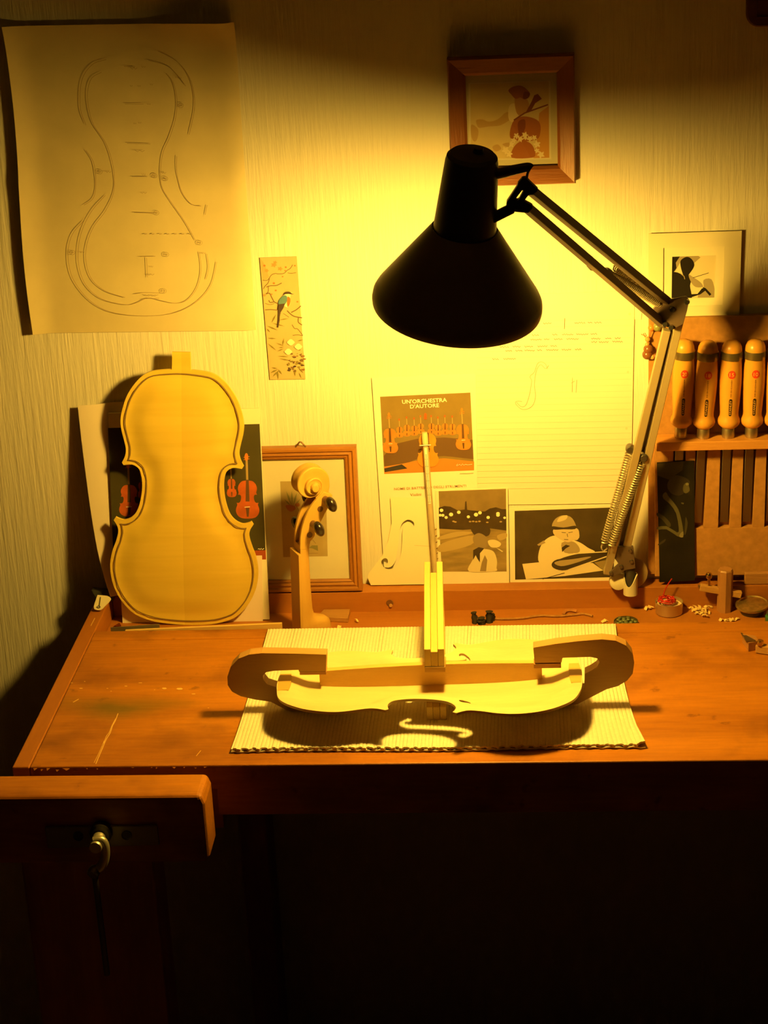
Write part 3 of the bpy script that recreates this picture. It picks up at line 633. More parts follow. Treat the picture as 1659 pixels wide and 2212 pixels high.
def boy_photo():
    t = thing('photo_card', on_y(1215, 1253, -.005), 'wide black-and-white photograph of a seated child gazing down at a violin', 'photograph')
    pl = wall_plane(-.0062)
    paper('card', pl, ((1100, 1098), (1322, 1090), (1322, 1251), (1102, 1257)), .0012, M_card, t)
    p = Print(pl); k = 1 / 3.77
    def z(*a): return [(920 + x * k, 1040 + y * k) for x, y in a]
    bg, wht, grey, dk, face = flat('portrait ground', (.050, .034, .012), .6, noise=.25, nscale=35), flat('portrait white', (.74, .64, .40), .7), flat('portrait grey', (.36, .28, .14), .7), flat('portrait black', (.04, .028, .014), .7), flat('portrait skin', (.62, .50, .28), .7)
    p.area(z((722, 240), (1512, 212), (1512, 780), (727, 800)), bg)
    p.area(z((785, 672), (1100, 640), (1360, 665), (1445, 725), (1130, 770), (815, 797)), wht); p.area(z((1370, 660), (1512, 630), (1512, 720), (1445, 725)), flat('portrait table', (.28, .21, .08), .7))
    p.area(z((915, 640), (930, 540), (980, 470), (1060, 440), (1180, 470), (1260, 500), (1320, 540), (1375, 575), (1240, 590), (1120, 620), (1010, 670), (960, 690)), wht, 4)
    p.area(z((1105, 500), (1200, 490), (1250, 540), (1240, 580), (1130, 580)), grey, 3); p.area(z((1105, 540), (1140, 515), (1175, 525), (1140, 545), (1110, 575)), dk)
    p.area(z((1035, 400), (1070, 375), (1200, 375), (1245, 400), (1240, 470), (1200, 480), (1160, 495), (1110, 480), (1050, 440)), face, 4)
    p.area(z((1028, 350), (1060, 300), (1120, 275), (1180, 290), (1215, 340), (1215, 385), (1120, 388), (1040, 390)), grey, 4); p.area(z((1030, 365), (1120, 375), (1215, 360), (1215, 388), (1120, 390), (1040, 392)), dk, 3); p.area(z((1090, 290), (1150, 275), (1140, 310), (1070, 330)), face, 3)
    p.area(z((1195, 400), (1240, 395), (1248, 460), (1205, 465)), face, 3)
    for a, b in (((1105, 415), (1140, 418)), ((1160, 418), (1195, 412)), ((1125, 472), (1160, 474)), ((1150, 425), (1155, 452))): p.line(z(a, b), 1.2, dk)
    p.area(z((1025, 670), (1070, 635), (1200, 620), (1330, 600), (1470, 570), (1465, 590), (1340, 650), (1200, 705), (1110, 725), (1040, 705)), dk, 3); p.area(z((1045, 665), (1090, 645), (1200, 632), (1330, 612), (1330, 625), (1200, 670), (1100, 690)), grey, 3)
    p.line(z((1200, 588), (1475, 572)), 2.4, wht); p.line(z((1160, 720), (1490, 605)), 2.6, wht); p.line(z((950, 795), (1130, 745)), 1.6, dk); p.area(z((905, 515), (960, 480), (975, 500), (920, 525)), grey)
    p.build('photo_print', t)
boy_photo()

def matted_photo():
    t = thing('mounted_photo', on_y(1500, 690, -.001), 'cream double-matted photograph of a violinist in silhouette above the chisel rack', 'photograph')
    pl = wall_plane(-.0062); k = 1 / 6.167
    def z(*a): return [(1390 + x * k, 480 + y * k) for x, y in a]
    def ring(y, outer, inner, name, mat):
        mb = MB(); th = V((0, .0012, 0)); P = wall_plane(y)
        o = [P.at(*q) for q in outer]; o = [V((v.x, v.y, max(v.z, .3752))) for v in o]; i_ = [P.at(*q) for q in inner]; n = 4
        mb.add(o + i_ + [v + th for v in o] + [v + th for v in i_], [(a, (a + 1) % 4, 4 + (a + 1) % 4, 4 + a) for a in range(4)] + [(8 + a, 12 + a, 12 + (a + 1) % 4, 8 + (a + 1) % 4) for a in range(4)] + [(a, 8 + a, 8 + (a + 1) % 4, (a + 1) % 4) for a in range(4)] + [(4 + a, 4 + (a + 1) % 4, 12 + (a + 1) % 4, 12 + a) for a in range(4)])
        mb.build(name, mat, t)
    ring(-.0064, z((70, 155), (1310, 115), (1275, 1260), (65, 1300)), z((265, 345), (1080, 322), (1055, 1105), (260, 1130)), 'mat_board', flat('cream mat', (.72, .66, .46), .85))
    ring(-.0044, z((200, 290), (1140, 260), (1110, 1170), (200, 1190)), z((383, 460), (968, 440), (945, 1005), (375, 1015)), 'inner_mat', flat('cream inner mat', (.74, .68, .48), .85))
    paper('backing', wall_plane(-.0026), z((100, 190), (1280, 150), (1250, 1195), (100, 1225)), .0012, flat('mount backing', (.45, .38, .24), .9), t)
    P2 = Print(wall_plane(-.0028))
    sky, dk, gr = flat('silhouette sky', (.62, .54, .34), .7), flat('silhouette black', (.012, .009, .005), .6), flat('silhouette grey', (.30, .25, .15), .7)
    P2.area(z((370, 455), (975, 432), (950, 1012), (368, 1022)), sky)
    P2.area(z((370, 455), (720, 440), (760, 470), (680, 540), (640, 640), (600, 560), (500, 520), (430, 640), (370, 700)), gr)
    P2.area(z((800, 770), (905, 760), (950, 900), (948, 1010), (720, 1012), (800, 880)), gr, 3)
    P2.area(z((370, 455), (490, 450), (430, 540), (440, 610), (415, 650), (370, 690)), dk)
    P2.area(z((490, 530), (530, 480), (590, 462), (645, 495), (678, 560), (660, 620), (610, 690), (560, 760), (510, 650)), dk, 4)
    P2.area(z((375, 700), (430, 665), (500, 690), (560, 720), (610, 700), (640, 760), (620, 850), (640, 960), (620, 1020), (368, 1022)), dk, 3)
    P2.area(z((600, 700), (660, 730), (760, 800), (790, 860), (700, 865), (640, 810)), gr, 3)
    P2.area(z((620, 960), (720, 955), (780, 880), (830, 880), (840, 900), (760, 960), (640, 1000)), dk); P2.area(z((780, 860), (830, 880), (905, 960), (880, 980), (820, 910)), dk)
    P2.line(z((660, 740), (870, 675)), 1.2, dk); P2.line(z((500, 690), (540, 720), (550, 760)), 1.6, gr)
    P2.build('photo_print', t)
matted_photo()

def plaque():
    a = on_y(1612, 60, -.012); x0, z0 = a.x, a.z; r_ = .016; pts = []
    for cx, cz, s in ((x0 + r_, z0 + r_, 180), (x0 + .16 - r_, z0 + r_, 270), (x0 + .16 - r_, z0 + .2 - r_, 0), (x0 + r_, z0 + .2 - r_, 90)):
        pts += [(cx + r_ * math.cos(R(s + d)), 0, cz + r_ * math.sin(R(s + d))) for d in range(0, 91, 15)]
    t = thing('wall_plaque', (x0 + .08, 0, z0), 'dark wooden plaque with rounded corners hung beside the ceiling end of the wall', 'plaque')
    t['label'] = 'dark round-cornered wooden plaque hung highest on the wall'
    MB().prism([(x, -.012, z) for x, _, z in pts], (0, .0115, 0)).build('board', wood('plaque wood', (.09, .035, .015), (.14, .055, .02), 'X', 12), t, bevel=.002)
    mb = MB(); mb.tube([(x0 + .012 + .136 * math.cos(0), -.0125, z0 + .012), (x0 + .012, -.0125, z0 + .012), (x0 + .012, -.0125, z0 + .188), (x0 + .148, -.0125, z0 + .188), (x0 + .148, -.0125, z0 + .012)], .0012, 6)
    mb.build('moulding', MATS['plaque wood'], t, smooth=40)
plaque()

# ================================================================== ON THE RAIL AND IN THE TRAY
def standing_frame():
    # stands on the rail and leans on the wall
    b = on_y(783, 1272, -.030); tp = on_y(775, 965, -.013)
    x1 = b.x; x0 = x1 - .158; z1 = tp.z; hgt = (z1 - .001)
    t = thing('leaning_frame', ((x0 + x1) / 2, -.02, 0), 'golden-brown picture frame with a small botanical print leaning on the wall', 'picture')
    lean = (.030 - .0125) / hgt
    def P(x, d, z): return V((x, -(d + .0135 + lean * (hgt - z)) + .0125 * 0, z + .001))
    wv, wh = wood('gold frame upright', (.24, .09, .012), (.38, .16, .025), 'Z', 22, .35), wood('gold frame level', (.24, .09, .012), (.38, .16, .025), 'X', 22, .35)
    w = .0165
    frame_bars(t, x0, x1, 0, hgt, w, [(0, -.012), (0, -.002), (.12, .002), (.30, .002), (.42, -.001), (.62, .0005), (.80, -.003), (.86, -.0015), (1, -.003), (1, -.012)], (wh, wv), P)
    pl = Plane(P(0, -.007, 0), (1, 0, 0), P(0, 0, .1) - P(0, 0, 0))
    mb = MB(); mb.prism([P(x0 + w - .003, -.007, w - .003), P(x1 - w + .003, -.007, w - .003), P(x1 - w + .003, -.007, hgt - w + .003), P(x0 + w - .003, -.007, hgt - w + .003)], (0, .003, 0)); mb.build('mat_board', flat('frame mat', (.80, .75, .58), .8), t)
    p = Print(pl); k = 1 / 4.917
    def z(*a): return [(560 + x * k, 930 + y * k) for x, y in a]
    p.area(z((222, 540), (705, 535), (727, 1335), (255, 1345)), flat('botanical ground', (.50, .38, .17), .8, noise=.06, nscale=40))
    gr, rd, br = flat('botanical green', (.28, .26, .10), .8), flat('botanical red', (.42, .16, .06), .8), flat('botanical brown', (.36, .24, .10), .8)
    for a, b2, wd in (((345, 800), (285, 640), 24), ((350, 800), (345, 640), 26), ((360, 800), (400, 660), 24), ((340, 805), (262, 725), 18), ((370, 810), (440, 720), 16)):
        mx, my = (a[0] + b2[0]) / 2, (a[1] + b2[1]) / 2; dx, dy = b2[0] - a[0], b2[1] - a[1]; q_ = math.hypot(dx, dy); nx, ny = -dy / q_ * wd / 2, dx / q_ * wd / 2
        p.area(z(a, (mx + nx, my + ny), b2, (mx - nx, my - ny)), gr)
    p.area(z((278, 800), (320, 790), (370, 800), (385, 830), (350, 860), (310, 850)), rd, 4); p.area(z((380, 780), (420, 770), (430, 800), (395, 810)), rd, 3)
    p.line(z((390, 800), (420, 850), (480, 980), (540, 1120), (600, 1200)), 1.6, br, 4); p.area(z((520, 1250), (560, 1220), (620, 1220), (625, 1280), (560, 1250)), gr)
    p.line(z((505, 1305), (625, 1303)), 1.1, br)
    p.build('botanical_print', t)
    pl2 = P(0, -.0045, 0)
    mb = MB(); mb.prism([P(x0 + w - .002, -.0042, w - .002), P(x1 - w + .002, -.0042, w - .002), P(x1 - w + .002, -.0042, hgt - w + .002), P(x0 + w - .002, -.0042, hgt - w + .002)], (0, .0012, 0)); mb.build('glass_pane', M_glass, t)
    c = P((on_y(648, 960, -.014)).x, -.004, hgt)
    MB().tube([c + V((-.0068, 0, -.003)), c + V((-.0066, 0, .001)), c + V((-.001, 0, .0075)), c + V((.001, 0, .0075)), c + V((.0066, 0, .001)), c + V((.0068, 0, -.003))], .0011, 8).build('hanger', flat('hanger brown', (.20, .10, .04), .5, metal=.6), t, smooth=50)
standing_frame()

def booklet():
    B0, T0 = V((-.571, -.056, -.0295)), V((-.572, -.0125, .262))
    pl = Plane(B0, (1, 0, 0), T0 - B0)
    t = thing('calendar_booklet', (-.468, -.05, -.03), 'tall booklet with dark violin photograph standing behind the violin back', 'booklet')
    paper('pages', pl, ((233, 893), (560, 882), (582, 1338), (265, 1346)), .004, M_card, t)
    p = Print(pl); k = 1 / 3.402
    def z(*a): return [(150 + x * k, 730 + y * k) for x, y in a]
    p.area(z((283, 662), (1397, 632), (1445, 1628), (325, 1660)), M_gdark)
    p.area(z((320, 1590), (1442, 1560), (1445, 1628), (325, 1660)), flat('booklet floor red', (.34, .07, .02), .7))
    neck = flat('printed neck', (.40, .28, .10), .7)
    for cx, top, bot, hw, sc in ((437, 1080, 1312, 74, 945), (1307, 1048, 1328, 86, 885), (1190, 1036, 1170, 36, 960), (528, 1060, 1180, 28, 1000), (610, 1040, 1170, 36, 960), (720, 1036, 1170, 36, 960), (1080, 1036, 1170, 36, 960), (970, 1040, 1170, 36, 960)):
        c, a, b = 150 + cx * k, 730 + top * k, 730 + bot * k
        p.line([(c, a + 2), (c - 1.5, 730 + sc * k)], hw * k * .14 + 1.4, neck)
        p.area(circle(c - 2, 730 + sc * k - 3, hw * k * .13 + .8, hw * k * .30 + 1), M_vio); 
        if hw > 60:
            for d in (0, 5): p.line([(c - 8, 730 + sc * k - 2 + d), (c + 5, 730 + sc * k - 4 + d)], 1.4, M_vio)
        violin_px(p, c, a, b, hw * k, M_vio2, M_fing, 1.0)
        if hw > 60: p.line([(c - 6, a + (b - a) * .70), (c + 6, a + (b - a) * .69)], 1.6, M_paper)
    p.line(z((1385, 1552), (1395, 1548), (1400, 1556), (1410, 1546), (1415, 1556), (1430, 1547)), 1.4, M_paper)
    p.build('cover_photo', t)
    paper('loose_leaf', pl.lift(.0008), ((325, 1346), (568, 1342), (566, 1200), (322, 1205)), .0005, M_pink, t)
booklet()

def curled_sheet():
    # a sheet of paper curling out to the left behind the booklet
    mb = MB(); n = 16; mcols = 8
    L = [on_y(*p, y) for p, y in (((168, 876), -.010), ((176, 950), -.016), ((186, 1030), -.024), ((197, 1110), -.032), ((211, 1190), -.040), ((226, 1250), -.046), ((238, 1290), -.050))]
    Lc = curve([tuple(v) for v in L], 3)
    def behind(z): return -.0125 - (.262 - z) * .149 + .0075
    for i, l in enumerate(Lc):
        v = i / (len(Lc) - 1); l = V(l); r_ = V((-.43 - .03 * v, 0, l.z + .004))
        for j in range(mcols + 1):
            u = j / mcols; p = l * (1 - u) + r_ * u
            b = min(-.002, behind(p.z)); k = max(0, min(1, (-.574 - p.x) / .03)); p.y = b * (1 - k) + min(b, l.y) * k - .003 * math.sin(k * 3.14); mb.v.append(V(p))
    w = mcols + 1
    for i in range(len(Lc) - 1):
        for j in range(mcols): mb.f.append((i * w + j, i * w + j + 1, (i + 1) * w + j + 1, (i + 1) * w + j)); mb.m.append(0)
    o = mb.build('paper_sheet', flat('sheet white', (.78, .68, .56), .8, spec=.2), smooth=60)
    sd = o.modifiers.new('thickness', 'SOLIDIFY'); sd.thickness = .0004; sd.offset = 0
    tag(o, 'blank off-white sheet curling out beside the violin back', 'sheet')
    # bulldog clip at its foot, resting on the end batten
    c = on_z(222, 1290, .004); t = thing('binder_clip', (c.x, c.y, 0), 'black binder clip with a cream loop handle on the bench batten', 'clip')
    a, b = on_y(197, 1278, -.045), on_y(250, 1283, -.045)
    MB().prism([a + V((0, 0, .002)), b + V((0, 0, .002)), b + V((-.004, -.004, -.010)), a + V((.006, -.004, -.008))], (0, .012, 0)).build('clip_body', M_black, t, bevel=.001)
    pl = Plane(on_z(217, 1318, .003), (1, 0, 0), V((0, .03, .020)))
    out = curve([pl.at(*q) for q in ((211, 1286), (203, 1312), (208, 1318), (218, 1318), (226, 1311), (240, 1295), (232, 1288))], 4)
    MB().prism(out, pl.n * .0012).build('loop_handle', flat('cream handle', (.74, .66, .46), .5), t)
    MB().tube([pl.at(217, 1290, .0016), pl.at(214, 1310, .0016)], .0008, 6).build('handle_wire', M_dsteel, t)
    MB().tube([pl.at(*q, .002) for q in curve(circle(213, 1311, 3.4, 2.0, 8), 2, True)], .0006, 6).build('coil', M_dsteel, t)
curled_sheet()

def violin_back():
    foot = V((-.482, -.0615, -.0300)); head = V((-.462, -.0275, .328))
    up = (head - foot); L = up.length; up.normalize()
    right = V((1, 0, 0)); right = (right - up * right.dot(up)).normalized(); n = right.cross(up)   # n to the viewer
    if n.y > 0: n = -n
    Wd = .985
    t = thing('carved_maple_plate', foot, 'unvarnished pale maple violin back leaning upright in the tool tray', 'violin part')
    out = [(a * L * Wd, b * L) for a, b in violin_outline(5)]
    hd = L * .064
    # button at the top of the plate
    i0 = [i for i, p in enumerate(out) if abs(p[0]) < .0125 and p[1] < L * .05]
    out = [p for i, p in enumerate(out) if i not in i0]
    k = max(range(len(out)), key=lambda i: -out[i][0] if out[i][1] < L * .03 else -9)
    out2 = sorted([p for p in out if p[0] > 0], key=lambda p: 0)
    rt = [p for p in out if p[0] > 0]; lf = [p for p in out if p[0] < 0]; mid = [p for p in out if abs(p[0]) < 1e-9 and p[1] > .1]
    but = [(-.0128, .001), (-.0125, -.006), (-.0122, -hd), (.0122, -hd), (.0125, -.006), (.0128, .001)]
    out = rt + mid + lf + but
    body = [(a * L * Wd, b * L) for a, b in violin_outline(3)]
    inset = .0062
    def arch(a, b):
        if b < 0: return .0
        d = seg_dist((a, b), body)
        if d < inset: return .0009 * (1 - abs(d - inset * .45) / inset)
        q = max(0, 1 - (abs(a) / (.288 * L)) ** 2) * max(0, 1 - ((b - L * .5) / (L * .53)) ** 4)
        e = min(1, (d - inset) / .03); return -.0006 + .0062 * q * (3 * e * e - 2 * e ** 3)
    def xf(a, b, h): return foot + up * (L - b) + right * a + n * h
    mb = MB(); plate(mb, out, [], .0065, lambda a, b: .0045 + arch(a, b), lambda a, b: 0.0, xf)
    m = bpy.data.materials.new('flamed maple'); nt, N, Lk, B = nodes_of(m); B.inputs['Roughness'].default_value = .45
    tc = N.new('ShaderNodeTexCoord'); mp = N.new('ShaderNodeMapping'); mp.inputs['Scale'].default_value = (5, 5, 75); mp.inputs['Rotation'].default_value = (0, R(6), 0); Lk.new(tc.outputs['Object'], mp.inputs[0])
    nz = N.new('ShaderNodeTexNoise'); nz.inputs['Scale'].default_value = 1.0; nz.inputs['Detail'].default_value = 3; nz.inputs['Distortion'].default_value = .4; Lk.new(mp.outputs[0], nz.inputs[0])
    rp = N.new('ShaderNodeValToRGB'); rp.color_ramp.elements[0].position = .34; rp.color_ramp.elements[1].position = .66
    rp.color_ramp.elements[0].color = (.77, .555, .07, 1); rp.color_ramp.elements[1].color = (.83, .61, .09, 1); Lk.new(nz.outputs[0], rp.inputs[0])
    sx = N.new('ShaderNodeSeparateXYZ'); Lk.new(tc.outputs['Object'], sx.inputs[0])         # the two book-matched halves differ a little in tone
    ad = N.new('ShaderNodeMath'); ad.operation = 'MULTIPLY_ADD'; ad.inputs[1].default_value = -.056; Lk.new(sx.outputs[2], ad.inputs[0]); Lk.new(sx.outputs[0], ad.inputs[2])
    gt = N.new('ShaderNodeMath'); gt.operation = 'GREATER_THAN'; gt.inputs[1].default_value = 0; Lk.new(ad.outputs[0], gt.inputs[0])
    mx = N.new('ShaderNodeMix'); mx.data_type = 'RGBA'; mx.blend_type = 'MULTIPLY'; mx.inputs[7].default_value = (.93, .90, .86, 1); Lk.new(gt.outputs[0], mx.inputs[0]); Lk.new(rp.outputs[0], mx.inputs[6])
    Lk.new(mx.outputs[2], B.inputs['Base Color'])
    mb.build('back_plate', m, t, smooth=38)
    # purfling: a dark inlaid line just inside the edge
    ins = []
    full = body; cxy = len(full)
    for i in range(cxy):
        a, b = full[i - 1], full[(i + 1) % cxy]; tx, ty = b[0] - a[0], b[1] - a[1]; q = math.hypot(tx, ty) or 1
        p = (full[i][0] - ty / q * inset, full[i][1] + tx / q * inset)
        if not inside(p, full): p = (full[i][0] + ty / q * inset, full[i][1] - tx / q * inset)
        if seg_dist(p, full) > inset * .8: ins.append(p)
    mb = MB(); mb.ribbon([xf(a, b, .0058 + max(0, arch(a, b))) for a, b in ins], .0017, n, 0, True)
    mb.build('purfling', flat('purfling', (.23, .145, .05), .7), t)
violin_back()

def violin_neck():
    th = R(27); U = V((math.cos(th), math.sin(th), 0)); Wv = V((math.sin(th), -math.cos(th), 0)); Z = V((0.035, 0.0, 1)).normalized()
    base = V((-.3175, -.108, -.030))
    t = thing('violin_neck', base, 'carved pale violin neck with scroll and dark pegs standing in the tool tray', 'violin part')
    def P(u, v, w): return base + U * u + Z * v + Wv * w
    hw = .0125
    # heel and shaft: rounded back, flat playing face
    mb = MB(); secs = []
    for v, d, w in ((0, .046, .0165), (.010, .045, .016), (.018, .043, .0155), (.0225, .038, .015), (.0255, .028, .0145), (.030, .0205, .014), (.040, .018, .0135), (.070, .0165, .013), (.100, .0155, .0125), (.118, .0150, .0122), (.128, .0160, .0122), (.136, .0175, .0122)):
        ring = [(0, w), (d * .35, w)]; ring += [(d * .35 + d * .65 * math.sin(R(a)), w * math.cos(R(a)) ** .8) for a in (25, 50, 72)] + [(d, 0)]
        ring += [(u, -x) for u, x in reversed(ring[:-1])]; secs.append([P(u, v, x) for u, x in ring])
    k = len(secs[0]); vs = [p for s_ in secs for p in s_]; fs = [tuple(range(k)), tuple((len(secs) - 1) * k + j for j in range(k))]
    for i in range(len(secs) - 1):
        for j in range(k): fs.append((i * k + j, i * k + (j + 1) % k, (i + 1) * k + (j + 1) % k, (i + 1) * k + j))
    mb.add(vs, fs); mb.build('neck_shaft', M_maple_z, t, smooth=50)
    # plain maple slip added where the playing face only lies in shade
    mb = MB(); mb.prism([P(0, 0, .0165), P(0, 0, -.0165), P(-.0045, 0, -.0165), P(-.0045, 0, .0165)], Z * .125); mb.build('fingerboard', M_maple_z, t, bevel=.0008)
    def uv(zx, zy, w):                              # where a seen point lies on the slice w of the neck
        n = U.cross(Z); q = base + Wv * w; v = ray(600 + zx / 9.62, 990 + zy / 9.62)
        d = CAM + v * ((q - CAM).dot(n) / v.dot(n)) - q; vv = d.z / Z.z; return ((d - Z * vv).dot(U), vv)
    F_ = curve([uv(*p, .0125) for p in ((466, 1900), (468, 1770), (478, 1600), (520, 1400), (590, 1200), (690, 1010), (790, 880), (880, 780), (960, 700))], 4)
    B_ = curve([uv(*p, .0125) for p in ((600, 1900), (650, 1770), (760, 1640), (830, 1500), (900, 1320), (970, 1180), (1050, 1030), (1110, 900), (1140, 760))], 4)
    for sgn in (1, -1):
        poly = [P(u, v, sgn * .0072) for u, v in F_] + [P(u, v, sgn * .0072) for u, v in reversed(B_)]
        mb = MB(); mb.prism(poly, Wv * sgn * .0053); mb.build('pegbox_cheek', M_maple_z, t, smooth=30, bevel=.0008)
    poly = [P(a[0] * .35 + b[0] * .65, a[1] * .35 + b[1] * .65, -.0072) for a, b in zip(F_, B_)] + [P(u, v, -.0072) for u, v in reversed(B_)]
    mb = MB(); mb.prism(poly, Wv * .0144); mb.build('pegbox_back', M_maple_z, t, smooth=30)
    # scroll: each turn of the spiral steps further out towards the eye, on both sides
    e0 = uv(795, 640, .0235); C = e0
    tab = [(-75, .0310), (-45, .0275), (0, .0250), (45, .0258), (90, .0262), (135, .0245), (180, .0214), (225, .0178), (270, .0150), (315, .0136), (360, .0131), (450, .0127), (540, .0118), (630, .0096), (720, .0078), (810, .0066), (900, .0052), (1300, .0046)]
    def ro(a):
        for (a0, r0_), (a1, r1_) in zip(tab, tab[1:]):
            if a0 <= a <= a1: q = (a - a0) / (a1 - a0); return r0_ + (r1_ - r0_) * q
        return .0046
    def wo(a): return .0104 + .0050 * max(0, a) / 360
    for sgn in (1, -1):
        mb = MB(); rows = []; a = -75
        while a <= 900:
            R0, R1 = ro(a), min(ro(a + 360), ro(a) * .8)
            if a < 285: R1 = ro(a + 360) if a >= 0 else ro(360) * .9
            h = wo(a); hl = 0.0 if a < 285 else wo(a - 360) - .0012
            row = [(R0 * (.955 if a < 285 else 1), hl), (R0 * (.965 if a < 285 else 1), hl + (h - hl) * .45), (R0, h - .0018), (R0 - .0007, h - .0004), (R0 - .0016, h), ((R0 + R1) / 2, h - .0009), (R1, h - .0006)]
            ca, sa = math.cos(R(a)), math.sin(R(a)); rows.append([P(C[0] + q * ca, C[1] + q * sa, sgn * w_) for q, w_ in row]); a += 7.5
        k = len(rows[0]); vs = [p for g in rows for p in g]
        mb.add(vs, [(i * k + j, i * k + j + 1, (i + 1) * k + j + 1, (i + 1) * k + j) for i in range(len(rows) - 1) for j in range(k - 1)])
        hE = wo(900); mb.lathe([(.0056, hE - .006), (.0054, hE - .001), (.0044, hE + .0004), (0, hE + .0008)], P(*C, 0), Wv * sgn, 24)
        mb.build('scroll_volute', M_maple_z, t, smooth=42)
    mb = MB(); body = [P(C[0] + ro(a) * .955 * math.cos(R(a)), C[1] + ro(a) * .955 * math.sin(R(a)), -.0092) for a in range(-75, 286, 8)]
    mb.prism(body, Wv * .0184); mb.build('scroll_body', M_maple_z, t, smooth=30)
    # pegs, two each way; the opposite ends show as dark dots
    M_peg = flat('ebony', (.022, .014, .010), .22, spec=.6); M_pegb = flat('peg brown', (.13, .055, .025), .35)
    for (u, v), sgn in ((uv(985, 850, .0125), 1), (uv(885, 1055, .0132), -1), (uv(730, 1355, .0125), 1), (uv(665, 1595, .0132), -1)):
        ax = Wv * sgn; o = P(u, v, 0); T = (Z * .94 - U * .34).normalized(); Nn = ax.cross(T).normalized()
        mb = MB(); mb.lathe([(.0001, -.0134), (.0040, -.0134), (.0046, .012), (.0050, .020), (.0042, .026), (.0032, .030)], o, ax, 16); pg = mb.build('peg', M_pegb, t, smooth=40)
        mb = MB(); c = o + ax * .0345; vs = []
        for i in range(13):
            pa = math.pi * i / 12
            for j in range(18):
                q = 2 * math.pi * j / 18
                vs.append(c + Nn * (.0066 * math.sin(pa) * math.cos(q)) + T * (.0112 * math.sin(pa) * math.sin(q)) - ax * (.0098 * math.cos(pa)))
        mb.add(vs, [(i * 18 + j, i * 18 + (j + 1) % 18, (i + 1) * 18 + (j + 1) % 18, (i + 1) * 18 + j) for i in range(12) for j in range(18)])
        mb.build('peg_head', M_peg, pg, smooth=60)
violin_neck()

def thermometer():
    a = on_y(917, 934, -.013); b = V((on_y(943, 1270, -.028).x, -.0285, .0005))
    t = thing('thermometer', b, 'slim glass thermometer rod with printed scale leaning in front of the white poster', 'thermometer')
    d = (a - b).normalized(); L = (a - b).length
    MB().tube([b, b + d * (L * .93)], .0040, 14).build('rod', flat('milky glass', (.52, .42, .24), .25, spec=.6, noise=.2, nscale=60, stretch=(1, 1, .3)), t, smooth=40)
    MB().tube([b + d * L * .93, b + d * L * .98, b + d * L], [.0043, .0043, .0036], 14).build('cap', flat('cap cream', (.72, .60, .32), .5), t, smooth=40)
    MB().tube([b + d * L * .925 + V((-.0075, -.004, 0)), b + d * L * .925 + V((.0075, -.004, .0004))], .0011, 8).build('clip_wire', M_steel, t, smooth=40)
    MB().bar(b + d * L * .56 + V((0, -.0038, 0)), b + d * L * .91 + V((0, -.0038, 0)), .0036, .0012, (1, 0, 0)).build('scale_strip', M_paper, t)
    mb = MB()
    for i in range(34):
        q = .57 + i * .0090; c = b + d * L * q + V((0, -.0046, 0)); w = .0010 if i % 5 else .0017
        mb.bar(c + V((-w, 0, 0)), c + V((w, 0, 0)), .0005, .0002, (0, 0, 1))
    stuff(mb.build('scale_marks', M_ink, t))
    e = V((on_y(936, 1270, -.026).x + .0045, -.0205, .0005)); f = e + V((-.001, .008, .085))
    t2 = thing('banded_stick', e, 'short pale stick with dark bands standing beside the thermometer rod', 'stick')
    MB().tube([e, f], .0034, 12).build('stick', flat('pale stick', (.62, .50, .28), .6), t2, smooth=40)
    dd = (f - e).normalized()
    for i, q in enumerate((.042, .050, .057, .066, .075, .0845)):
        MB().lathe([(.0036, -.0008), (.0038, 0), (.0036, .0008)], e + dd * q, dd, 14).build('band', flat('band brown', (.20, .12, .05), .6), t2, smooth=40)
thermometer()

